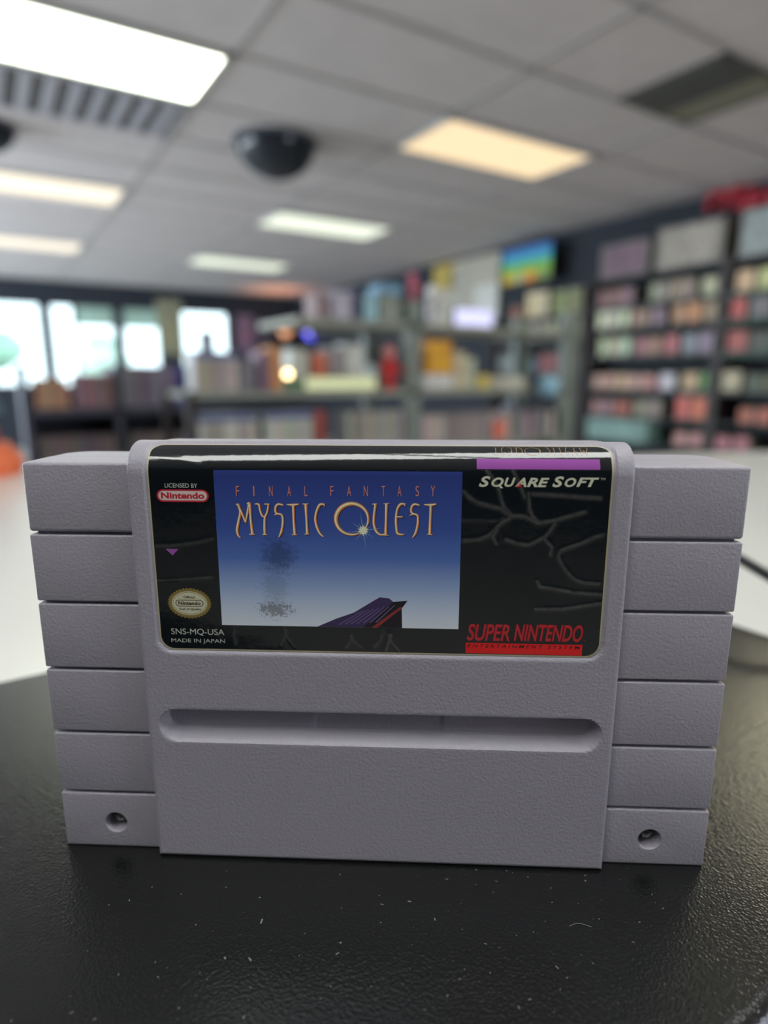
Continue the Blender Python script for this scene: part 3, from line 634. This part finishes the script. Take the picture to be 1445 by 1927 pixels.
# rear shell with rounded upright corners
def rounded_prism(hx, y0, y1, z0, z1, r, top_r=.8, n=8):
    out = []
    for (dz, ins) in ((0, .5), (.5, 0), (z1-z0-top_r, 0), (z1-z0-top_r*.3, top_r*.3), (z1-z0, top_r)):
        ring = [(-hx+ins, y0), (hx-ins, y0)]
        for a in range(n+1): t = a*PI/2/n; ring.append((hx-ins-r+r*math.cos(t), y1-ins-r+r*math.sin(t)))
        for a in range(n+1): t = PI/2+a*PI/2/n; ring.append((-hx+ins+r+r*math.cos(t), y1-ins-r+r*math.sin(t)))
        out.append([(x*MM, y*MM, (z0+dz)*MM) for x, y in ring])
    m = len(out[0]); vs = [p for g in out for p in g]; fs = []
    for j in range(len(out)-1):
        for i in range(m): fs.append((j*m+i, j*m+(i+1) % m, (j+1)*m+(i+1) % m, (j+1)*m+i))
    fs.append(tuple(range(m))[::-1]); fs.append(tuple((len(out)-1)*m+i for i in range(m))); return vs, fs
rear = MB(); rear.add(*rounded_prism(67.9, YE+.12, 19.2, 0, 84.0, 5.0), pl); rear.add(*rounded_prism(46.5, YE+.12, 19.0, .2, 86.9, 2.0, 1.2), pl)
rear.build('rear_shell', root, True, 35, fix=True)
# security screws
m_scr = mat('dark zinc screw', (150, 154, 150), .32, metal=.9)
for sx in (-1, 1):
    q = MB(); cx, cz = 56.55*sx, 5.95
    q.lathe([(0, 0), (2.15, 0), (2.15, .15), (1.2, .25), (1.15, .3), (1.1, .9), (.95, 1.15), (.55, 1.28), (0, 1.3)], m_scr, n=36)
    for k in range(6):
        a = k*PI/3; q.lathe([(.3, .2), (.3, .85), (.2, 1.0), (0, 1.02)], m_scr, (1.1*math.cos(a), 1.1*math.sin(a), 0), 12)
    q.v = [((x+cx)*MM, (3.58-z_*1.6)*MM, (y+cz)*MM) for x, y, z_ in q.v]
    q.build('screw', root, True, 40, fix=True)

# ------------------------------------------------------------------ the label
def gloss(name, rgb, k=1.0, rough=.16):
    m = mat('label '+name, rgb, rough, k=k, spec=.7); return m
k_blk = bpy.data.materials.new('label black laminate'); k_blk.use_nodes = True; nt = k_blk.node_tree; b = nt.nodes['Principled BSDF']
b.inputs['Roughness'].default_value = .10; b.inputs['IOR'].default_value = 1.75
at = nt.nodes.new('ShaderNodeAttribute'); at.attribute_name = 'wear'; rp = nt.nodes.new('ShaderNodeValToRGB')
rp.color_ramp.elements[0].color = (.007, .010, .013, 1); rp.color_ramp.elements[1].color = (.13, .13, .12, 1)
nz = nt.nodes.new('ShaderNodeTexNoise'); nz.inputs['Scale'].default_value = 900; nz.inputs['Detail'].default_value = 4
tc = nt.nodes.new('ShaderNodeTexCoord'); mu = nt.nodes.new('ShaderNodeMath'); mu.operation = 'MULTIPLY'
nt.links.new(tc.outputs['Object'], nz.inputs['Vector']); nt.links.new(at.outputs['Fac'], mu.inputs[0]); nt.links.new(nz.outputs['Fac'], mu.inputs[1])
nt.links.new(mu.outputs[0], rp.inputs['Fac']); nt.links.new(rp.outputs['Color'], b.inputs['Base Color'])
n9 = nt.nodes.new('ShaderNodeTexNoise'); n9.inputs['Scale'].default_value = 420; n9.inputs['Detail'].default_value = 4; b9 = nt.nodes.new('ShaderNodeBump'); b9.inputs['Distance'].default_value = .00003
nt.links.new(tc.outputs['Object'], n9.inputs['Vector']); nt.links.new(n9.outputs['Fac'], b9.inputs['Height']); nt.links.new(b9.outputs['Normal'], b.inputs['Normal'])
def c2(x, y): return ((700+x/2.779), (800+y/2.779))
def pxl(x, y):
    """label millimetres surveyed from the photo (front plane)"""
    r = ray(x, y); th = -YAW-.0459; ax = Vector((math.cos(th), math.sin(th), 0)); n = Vector((-math.sin(th), math.cos(th), 0))
    o = W(-.00132, .11531, TOP)+n*(-PR*MM); c = Vector((0, 0, CAMZ)); t = (o-c).dot(n)/r.dot(n); p_ = c+r*t
    return ((p_-o).dot(ax)/MM, (p_.z-TOP)/MM)
CRE = [[(480, 350), (520, 388), (560, 410), (680, 440), (720, 475), (800, 480), (870, 515), (960, 500), (1120, 455)],
       [(600, 240), (640, 290), (665, 340), (680, 400), (690, 430), (730, 470)], [(820, 360), (825, 440), (840, 480), (870, 510)],
       [(840, 362), (1000, 370), (1080, 378), (1200, 384)], [(400, 340), (410, 400), (430, 470), (470, 500), (560, 500), (640, 505), (720, 485)],
       [(720, 490), (680, 510), (650, 540), (610, 580), (560, 600), (480, 605)], [(655, 545), (632, 585), (650, 620)], [(960, 515), (930, 560), (900, 590), (820, 630), (760, 622), (700, 600)],
       [(905, 600), (940, 640), (935, 680)], [(1210, 575), (1160, 590), (1100, 620), (1040, 640), (985, 660), (975, 690), (1000, 740), (1030, 780), (1060, 810), (1110, 828), (1190, 833)],
       [(865, 820), (880, 850), (960, 860), (1060, 880), (1200, 888)], [(855, 965), (1000, 965), (1100, 950), (1200, 935)],
       [(90, 1100), (100, 1140), (140, 1185)], [(100, 1100), (85, 1150), (70, 1190)],
       [(240, 250), (250, 320), (300, 370), (380, 372), (430, 470)], [(0, 260), (60, 310), (130, 340), (220, 372)], [(740, 240), (780, 330), (800, 380)]]
CL = [[(150, 662), (300, 655), (400, 640), (490, 620)], [(165, 850), (300, 845), (490, 830)], [(880, 1105), (895, 1160), (935, 1210)], [(1240, 1150), (1260, 1180), (1300, 1215)],
      [(1250, 1150), (1235, 1190), (1215, 1215)], [(608, 1110), (600, 1160), (612, 1200)], [(890, 1120), (880, 1160), (860, 1205)], [(130, 165), (300, 180), (420, 210)], [(1420, 1120), (1400, 1180), (1370, 1210)]]
segs = []
for L, conv, a_ in [(l_, c2, .35 if i_ in (4, 14, 15) else .95) for i_, l_ in enumerate(CRE)] + [(l_, (lambda x, y: (230+x/2.89, 800+y/2.89)), .5) for l_ in CL]:
    P = [pxl(*conv(*p_)) for p_ in L]
    for i in range(len(P)-1): segs.append((*P[i], *P[i+1], a_))
sa = np.array(segs)
def ridge(u, s):
    px_, py_ = u-sa[:, 0], s-sa[:, 1]; dx, dy = sa[:, 2]-sa[:, 0], sa[:, 3]-sa[:, 1]
    t = np.clip((px_*dx+py_*dy)/(dx*dx+dy*dy), 0, 1); d = np.hypot(px_-t*dx, py_-t*dy)
    return float((np.exp(-(d/.40)**2)*sa[:, 4]).max()), float((np.exp(-(d/.30)**2)*sa[:, 4]).max())
RID = .06
LO = -.34   # label surface lies just below the rim of its recess
def rect_rr(u0, u1, s0, s1, r, nu, ns, off, heights=None):
    vs = []; wear = []
    t_s = np.unique(np.concatenate([np.linspace(s0, s1, ns), s0+r*(1-np.cos(np.linspace(0, PI/2, 8))), s1-r*(1-np.cos(np.linspace(0, PI/2, 8)))]))
    c = (u0+u1)/2; hw = (u1-u0)/2
    for s in t_s:
        d = max(0, r-(s-s0), r-(s1-s)); h_ = hw-(r-math.sqrt(max(0, r*r-d*d)))
        for k in range(nu):
            u = c+h_*(2*k/(nu-1)-1); o = off
            if heights: a_, b_ = heights(u, s); o += a_*RID; wear.append(b_)
            vs.append(P3(u, s, o))
    fs = [(j*nu+i, j*nu+i+1, (j+1)*nu+i+1, (j+1)*nu+i) for j in range(len(t_s)-1) for i in range(nu-1)]
    return vs, fs, wear
q = MB(); vs, fs, wear = rect_rr(-42.45, 42.45, 47.55, 89.3, 2.6, 380, 200, LO, ridge); q.add(vs, fs, k_blk)
lab = q.build('label', root, True, 0); a = lab.data.attributes.new('wear', 'FLOAT', 'POINT'); a.data.foreach_set('value', wear)
lab['label'] = 'glossy black and blue printed label with creases'
q = MB(); vs, fs, _ = rect_rr(-42.75, 42.75, 47.25, 89.6, 2.9, 60, 120, LO-.03); q.add(vs, fs, mat('yellowed paper edge', (196, 186, 152), .5)); q.build('paper_edge', lab, True, 0)
LY = LO+.018
def P3L(u, s, off): return P3(u, s, off+ridge(u, s)[0]*RID)
def grid_rect(q, u0, u1, s0, s1, m, off, n=24, mm_=12):
    vs = [P3L(u0+(u1-u0)*i/n, s0+(s1-s0)*j/mm_, off) for j in range(mm_+1) for i in range(n+1)]
    q.add(vs, [(j*(n+1)+i, j*(n+1)+i+1, (j+1)*(n+1)+i+1, (j+1)*(n+1)+i) for j in range(mm_) for i in range(n)], m)
def poly(q, pts, m, off): q.add([P3L(u, s, off) for u, s in pts], [tuple(range(len(pts)))], m)
# artwork: plain sky-to-haze print with a generic dark outcrop, stains and specks of wear
sky = bpy.data.materials.new('label blue print'); sky.use_nodes = True; nt = sky.node_tree; b = nt.nodes['Principled BSDF']; b.inputs['Roughness'].default_value = .2
tc = nt.nodes.new('ShaderNodeTexCoord'); sp = nt.nodes.new('ShaderNodeSeparateXYZ'); nt.links.new(tc.outputs['Object'], sp.inputs[0])
mr = nt.nodes.new('ShaderNodeMapRange'); mr.inputs['From Min'].default_value = .0526; mr.inputs['From Max'].default_value = .083; nt.links.new(sp.outputs['Z'], mr.inputs[0])
rp = nt.nodes.new('ShaderNodeValToRGB'); cr = rp.color_ramp
stops = [(0, (226, 234, 244)), (.12, (202, 216, 238)), (.28, (150, 174, 218)), (.45, (88, 120, 192)), (.65, (64, 90, 168)), (1, (54, 68, 138))]
cr.elements[0].position = 0; cr.elements[0].color = (*lin(stops[0][1]), 1); cr.elements[1].position = 1; cr.elements[1].color = (*lin(stops[-1][1]), 1)
for p_, c_ in stops[1:-1]: e_ = cr.elements.new(p_); e_.color = (*lin(c_), 1)
nt.links.new(mr.outputs[0], rp.inputs['Fac'])
def blob(cx, cz, rx, rz, scale, lo, hi):
    mp = nt.nodes.new('ShaderNodeMapping'); mp.inputs['Location'].default_value = (-cx*MM/(rx*MM), 0, -cz*MM/(rz*MM)); mp.inputs['Scale'].default_value = (1/(rx*MM), 0, 1/(rz*MM))
    nt.links.new(tc.outputs['Object'], mp.inputs[0]); ln = nt.nodes.new('ShaderNodeVectorMath'); ln.operation = 'LENGTH'; nt.links.new(mp.outputs[0], ln.inputs[0])
    n = nt.nodes.new('ShaderNodeTexNoise'); n.inputs['Scale'].default_value = scale; n.inputs['Detail'].default_value = 6; n.inputs['Roughness'].default_value = .7; nt.links.new(tc.outputs['Object'], n.inputs[0])
    s1 = nt.nodes.new('ShaderNodeMath'); s1.operation = 'MULTIPLY_ADD'; s1.inputs[1].default_value = -.5; nt.links.new(ln.outputs['Value'], s1.inputs[0]); nt.links.new(n.outputs['Fac'], s1.inputs[2])
    m = nt.nodes.new('ShaderNodeMapRange'); m.inputs['From Min'].default_value = lo; m.inputs['From Max'].default_value = hi; nt.links.new(s1.outputs[0], m.inputs[0]); return m.outputs[0]
def mixin(fac, col, src, amt):
    mu = nt.nodes.new('ShaderNodeMath'); mu.operation = 'MULTIPLY'; mu.inputs[1].default_value = amt; nt.links.new(fac, mu.inputs[0])
    mx_ = nt.nodes.new('ShaderNodeMix'); mx_.data_type = 'RGBA'; mx_.inputs['B'].default_value = (*lin(col), 1); nt.links.new(mu.outputs[0], mx_.inputs['Factor']); nt.links.new(src, mx_.inputs['A']); return mx_.outputs['Result']
o_ = mixin(blob(-18.6, 66.8, 4.2, 4.2, 1100, .02, .34), (36, 44, 70), rp.outputs['Color'], .55)
o_ = mixin(blob(-19.5, 60.5, 4.6, 6.5, 1900, .14, .36), (54, 62, 84), o_, .22)
o_ = mixin(blob(-19.5, 56.0, 7.5, 3.6, 2300, .28, .37), (78, 72, 62), o_, .6)
nt.links.new(o_, b.inputs['Base Color'])
q = MB(); grid_rect(q, -30.2, 15.7, 52.6, 83.1, sky, LY, 220, 150); art = q.build('artwork_panel', lab, True, 0); art['label'] = 'blue printed picture panel fading to pale haze'
q = MB(); OUT = gloss('outcrop purple', (62, 48, 92)); OU2 = gloss('outcrop dark', (26, 22, 34)); ou3 = gloss('outcrop red', (150, 52, 48)); ou4 = gloss('outcrop line', (110, 96, 140))
poly(q, [(-11.5, 52.62), (-7.6, 54.4), (-4.4, 55.6), (-1, 57.8), (.6, 58.8), (2.4, 58.6), (3.2, 57.9), (5.9, 58.2), (4.8, 56.6), (3.6, 52.62)], OUT, LY+.012)
poly(q, [(-2.6, 52.62), (1.6, 56.6), (3.2, 57.9), (5.9, 58.2), (4.8, 56.6), (4.9, 52.62)], OU2, LY+.02)
poly(q, [(-1.0, 52.62), (4.6, 57.0), (4.9, 56.7), (0.1, 52.62)], ou3, LY+.026)
for k in range(7): poly(q, [(-7.5+k*1.2, 53.1+k*.1), (-2.6+k*1.0, 56.1+k*.2), (-2.5+k*1.0, 56.0+k*.2), (-7.2+k*1.2, 53.05+k*.1)], ou4, LY+.03)
q.build('outcrop_print', lab)
# lettering helpers
def txt(q, body, u0, u1, s0, s1, m, off, bold=0.0, shear=0.0, space=1.0, sub=False):
    c = bpy.data.curves.new('t', 'FONT'); c.body = body; c.size = 1; c.offset = bold; c.shear = shear; c.space_character = space; c.resolution_u = 6
    o = bpy.data.objects.new('t', c); COL.objects.link(o); bpy.context.view_layer.update()
    me = bpy.data.meshes.new_from_object(o.evaluated_get(bpy.context.evaluated_depsgraph_get())); bpy.data.objects.remove(o); bpy.data.curves.remove(c)
    v = np.array([p_.co[:2] for p_ in me.vertices]); a, b_ = v.min(0), v.max(0); w_ = (v-a)/(b_-a)
    q.add([P3L(u0+(u1-u0)*x, s0+(s1-s0)*y, off) for x, y in w_], [tuple(p_.vertices) for p_ in me.polygons], m); bpy.data.meshes.remove(me)
def smooth(P, n=6):
    if len(P) < 3: return [(P[0][0]+(P[1][0]-P[0][0])*k/4, P[0][1]+(P[1][1]-P[0][1])*k/4, P[0][2]+(P[1][2]-P[0][2])*k/4) for k in range(5)]
    out = []; Q = [P[0]]+list(P)+[P[-1]]
    for i in range(1, len(Q)-2):
        for k in range(n):
            t = k/n; out.append(tuple(.5*((2*Q[i][j])+(-Q[i-1][j]+Q[i+1][j])*t+(2*Q[i-1][j]-5*Q[i][j]+4*Q[i+1][j]-Q[i+2][j])*t*t+(-Q[i-1][j]+3*Q[i][j]-3*Q[i+1][j]+Q[i+2][j])*t**3) for j in range(3)))
    return out+[P[-1]]
def stroke(q, P, m, off, du=0, ds=0, k=1.0, T=lambda u, s: (u, s)):
    """P: (u, s, width) list"""
    P = smooth(P); vs = []
    for i, (u, s, w_) in enumerate(P):
        a, b_ = P[max(0, i-1)], P[min(len(P)-1, i+1)]; dx, dy = b_[0]-a[0], b_[1]-a[1]; l_ = math.hypot(dx, dy) or 1; nx, ny = -dy/l_*w_*k/2, dx/l_*w_*k/2
        for sg in (1, -1): uu, s2 = T(u+du+nx*sg, s+ds+ny*sg); vs.append(P3L(uu, s2, off))
    q.add(vs, [(2*i, 2*i+1, 2*i+3, 2*i+2) for i in range(len(P)-1)], m)
# title strokes in survey coordinates of the lettering
def TC(x, y): return (-26.3+(x-185)*.03438, 76.75-(y-254)*.0352+.32*(x-185)/1085)
def L_(*pts): return [(*TC(x, y), w_*.035) for x, y, w_ in pts]
TITLE = [L_((188, 258, 6), (200, 262, 16), (208, 300, 13), (196, 350, 14), (186, 395, 15), (190, 425, 12), (204, 442, 4)), L_((200, 258, 12), (232, 345, 11), (238, 352, 6)), L_((236, 352, 8), (258, 258, 14)), L_((248, 257, 8), (262, 256, 15), (264, 340, 13), (270, 422, 17)), L_((254, 421, 7), (284, 421, 5)),
         L_((292, 256, 8), (312, 258, 12), (318, 290, 11), (328, 318, 12), (342, 326, 8)), L_((366, 254, 9), (356, 300, 11), (342, 330, 12), (338, 380, 13), (338, 424, 15)), L_((344, 256, 7), (370, 256, 7)), L_((326, 422, 6), (352, 422, 5)),
         L_((446, 262, 8), (420, 256, 13), (404, 270, 12), (402, 296, 12), (412, 308, 12), (432, 312, 11), (440, 330, 12), (438, 370, 13), (428, 410, 13), (414, 438, 5)), L_((396, 314, 5), (412, 309, 10)),
         L_((466, 258, 5), (498, 260, 15), (530, 256, 8)), L_((500, 260, 15), (500, 340, 13), (503, 424, 16)), L_((488, 423, 5), (516, 423, 5)),
         L_((568, 256, 17), (570, 340, 13), (572, 420, 16)), L_((552, 255, 6), (584, 255, 5)), L_((558, 420, 5), (586, 418, 5)),
         L_((672, 258, 9), (646, 258, 14), (628, 290, 13), (618, 335, 13), (626, 380, 14), (642, 415, 12), (662, 434, 6)), L_((668, 252, 4), (670, 268, 6)),
         L_((938, 256, 10), (944, 262, 13), (938, 310, 13), (936, 360, 14), (948, 400, 14), (970, 420, 11), (996, 420, 10)), L_((1004, 254, 15), (1002, 340, 13), (1000, 422, 17)), L_((928, 256, 5), (954, 255, 5)), L_((990, 254, 5), (1020, 252, 5)), L_((984, 422, 6), (1018, 426, 4)),
         L_((1106, 256, 8), (1080, 256, 14), (1062, 285, 12), (1056, 335, 13), (1058, 380, 13), (1066, 414, 14), (1100, 420, 8)), L_((1052, 324, 10), (1092, 324, 8)), L_((1104, 250, 4), (1104, 266, 6)),
         L_((1182, 262, 8), (1156, 256, 13), (1140, 270, 12), (1138, 296, 12), (1150, 308, 12), (1168, 313, 11), (1174, 330, 12), (1172, 370, 13), (1162, 410, 13), (1146, 438, 5)), L_((1130, 316, 5), (1148, 309, 10)),
         L_((1208, 258, 5), (1240, 260, 15), (1272, 255, 8)), L_((1242, 260, 15), (1240, 340, 13), (1238, 418, 16)), L_((1226, 418, 5), (1254, 420, 5))]
QR = [(*TC(818+88*math.cos(a*PI/18), 337-84*math.sin(a*PI/18)), (17+7*math.cos(a*PI/18-2.4))*.035) for a in range(37)]
g_sh, g_go, g_hi = gloss('title shadow', (66, 34, 52)), gloss('title gold', (206, 130, 66), 1.25), gloss('title cream', (250, 226, 190), 1.25)
q = MB()
for L in TITLE+[QR]: stroke(q, L, g_sh, LY+.012, .13, -.10, 1.05); stroke(q, L, g_go, LY+.020); stroke(q, L, g_hi, LY+.028, -.07, .03, .44)
q.build('title_lettering', lab)
q = MB(); cop = gloss('copper', (220, 146, 132), 1.1); cps = gloss('copper shadow', (40, 34, 70))
for ch, x0, x1 in (('F', 190, 208), ('I', 285, 291), ('N', 371, 391), ('A', 470, 490), ('L', 563, 580), ('F', 703, 720), ('A', 793, 815), ('N', 883, 905), ('T', 977, 999), ('A', 1063, 1085), ('S', 1160, 1178), ('Y', 1240, 1264)):
    a = TC(x0, 213); b2 = TC(x1, 159)
    txt(q, ch, a[0]+.08, b2[0]+.08, a[1]-.06, b2[1]-.06, cps, LY+.012, .01); txt(q, ch, a[0], b2[0], a[1], b2[1], cop, LY+.02, -.004)
q.build('series_lettering', lab)
# plain star glint and light streak
q = MB(); cr1, cr2 = gloss('glint cream', (236, 240, 206), 1.1), gloss('glint pale blue', (150, 176, 208))
c0 = TC(878, 398)
for k in range(16):
    a = k*PI/8+.15; r_ = (3.7, 1.8, 2.6, 1.6)[k % 4]; w_ = .11
    poly(q, [(c0[0]+w_*math.sin(a), c0[1]-w_*math.cos(a)), (c0[0]+r_*math.cos(a), c0[1]+r_*math.sin(a)), (c0[0]-w_*math.sin(a), c0[1]+w_*math.cos(a))], cr2, LY+.034)
poly(q, [(c0[0]+(1.05 if k % 2 else .62)*math.cos(k*PI/10), c0[1]+(1.05 if k % 2 else .62)*math.sin(k*PI/10)) for k in range(20)], cr1, LY+.04)
q.build('star_glint', lab)
# purple bar, publisher name
q = MB(); grid_rect(q, 18.25, 40.35, 83.65, 85.75, gloss('purple', (160, 84, 170)), LY+.01, 30, 8); q.build('purple_bar', lab, True, 0)
q = MB(); crm = gloss('cream', (222, 222, 198))
for t_, u0, u1, s0, s1 in (('S', 18.7, 20.75, 80.3, 82.3), ('O', 20.95, 23.15, 80.35, 82.05), ('U', 23.3, 25.3, 80.35, 82.05), ('A', 25.2, 27.3, 80.35, 82.05), ('RE', 27.35, 31.35, 80.35, 82.05), ('S', 31.9, 33.95, 80.35, 82.35), ('O', 34.1, 36.15, 80.4, 82.1), ('FT', 36.2, 40.2, 80.45, 82.15)):
    txt(q, t_, u0, u1, s0, s1, crm, LY+.05, .035, .28)
txt(q, 'TM', 40.45, 41.3, 81.7, 82.1, crm, LY+.012)
poly(q, [(25.2, 80.33), (26.5, 80.33), (26.25, 81.15)], gloss('signal red', (206, 40, 44)), LY+.06); poly(q, [(22.1, 80.75), (22.45, 80.8), (23.1, 80.1), (22.6, 80.1)], crm, LY+.055); q.build('publisher_lettering', lab)
# licence text and red-bordered oval
wht = gloss('print white', (206, 208, 196)); red = gloss('nintendo red', (196, 44, 62)); pnk = gloss('oval cream', (226, 208, 202))
q = MB(); txt(q, 'LICENSED BY', -39.5, -33.35, 79.72, 80.52, wht, LY+.012); q.build('licence_text', lab); q = MB()
txt(q, 'SNS-MQ-USA', -40.4, -29.85, 50.25, 51.7, wht, LY+.012); txt(q, 'MADE IN JAPAN', -40.5, -29.8, 48.58, 49.6, wht, LY+.012)
q.build('code_text', lab)
def pill(cx, cz, hx, hz, n=14):
    r = hz; return [(cx+hx-r+r*math.cos(a), cz+r*math.sin(a)) for a in np.linspace(-PI/2, PI/2, n)] + [(cx-hx+r+r*math.cos(a), cz+r*math.sin(a)) for a in np.linspace(PI/2, 3*PI/2, n)]
q = MB(); cxo, czo = -36.25, 78.18
poly(q, pill(cxo, czo, 4.95, 1.2), red, LY+.012); poly(q, pill(cxo, czo, 4.62, .90), pnk, LY+.018)
txt(q, 'Nintendo', cxo-4.1, cxo+4.1, czo-.58, czo+.66, red, LY+.026, .035); q.build('licence_oval', lab)
q = MB(); poly(q, [(-40.25, 67.85), (-37.75, 67.85), (-39.0, 66.55)], gloss('mark purple', (160, 92, 172)), LY+.012); q.build('triangle_mark', lab)
# quality seal
q = MB(); gold = gloss('seal gold', (140, 122, 66), rough=.25); sc_, sz_ = -36.35, 56.95; dk = gloss('seal ink', (58, 54, 40))
N_ = 72; pts = [(sc_+4.35*(1 if k % 2 else .93)*math.cos(2*PI*k/N_), sz_+3.2*(1 if k % 2 else .91)*math.sin(2*PI*k/N_)) for k in range(N_)]
poly(q, pts, gold, LY+.012)
ell = lambda a_, b_: [(sc_+a_*math.cos(t), sz_+b_*math.sin(t)) for t in np.linspace(0, 2*PI, 48, endpoint=False)]
poly(q, ell(3.5, 2.45), gloss('seal cream', (212, 210, 180)), LY+.018); poly(q, ell(3.32, 2.27), gold, LY+.022); poly(q, ell(3.22, 2.17), gloss('seal cream', (212, 210, 180)), LY+.026)
txt(q, 'Official', sc_-1.1, sc_+1.1, sz_+1.0, sz_+1.5, dk, LY+.034, .02); txt(q, 'Seal of Quality', sc_-2.1, sc_+2.3, sz_-1.5, sz_-.95, dk, LY+.034, .02)
poly(q, pill(sc_, sz_+.02, 2.75, .68), dk, LY+.030); poly(q, pill(sc_, sz_+.02, 2.6, .55), gloss('seal cream', (212, 210, 180)), LY+.034); txt(q, 'Nintendo', sc_-2.2, sc_+2.2, sz_-.32, sz_+.42, dk, LY+.040, .035)
q.build('quality_seal', lab)
# system name
q = MB(); rd2 = gloss('system red', (196, 40, 50)); rdk = gloss('system dark red', (96, 22, 34))
for a_, u0, u1, s0, s1 in (('SUPER', 17.35, 25.5, 50.3, 53.75), ('NINTENDO', 26.3, 39.3, 50.4, 53.85)):
    txt(q, a_, u0+.1, u1+.1, s0-.09, s1-.09, rdk, LY+.010, .045, .22); txt(q, a_, u0, u1, s0, s1, rd2, LY+.018, .018, .22)
txt(q, 'TM', 39.45, 39.9, 50.6, 50.85, rd2, LY+.018)
q.build('system_lettering', lab)
q = MB(); poly(q, [(17.15, 47.72), (39.35, 47.62), (39.35, 49.85), (17.15, 49.85)], gloss('bar red', (226, 22, 28), 1.1), LY+.012)
txt(q, 'ENTERTAINMENT SYSTEM', 17.5, 38.9, 48.92, 49.62, gloss('bar ink', (60, 14, 16)), LY+.020, .012, .18, 1.5); q.build('system_bar', lab)
# end-label title, printed upside down over the rounded top edge
g_sp = gloss('spine gold', (190, 150, 110)); q = MB(); T2 = lambda u, s: (29.9-(u+7.6)*.46, 87.75-(s-73.8)*.34)
for L in TITLE+[QR]: stroke(q, L, g_sp, LY+.03, k=.4, T=T2)
q.build('end_lettering', lab)
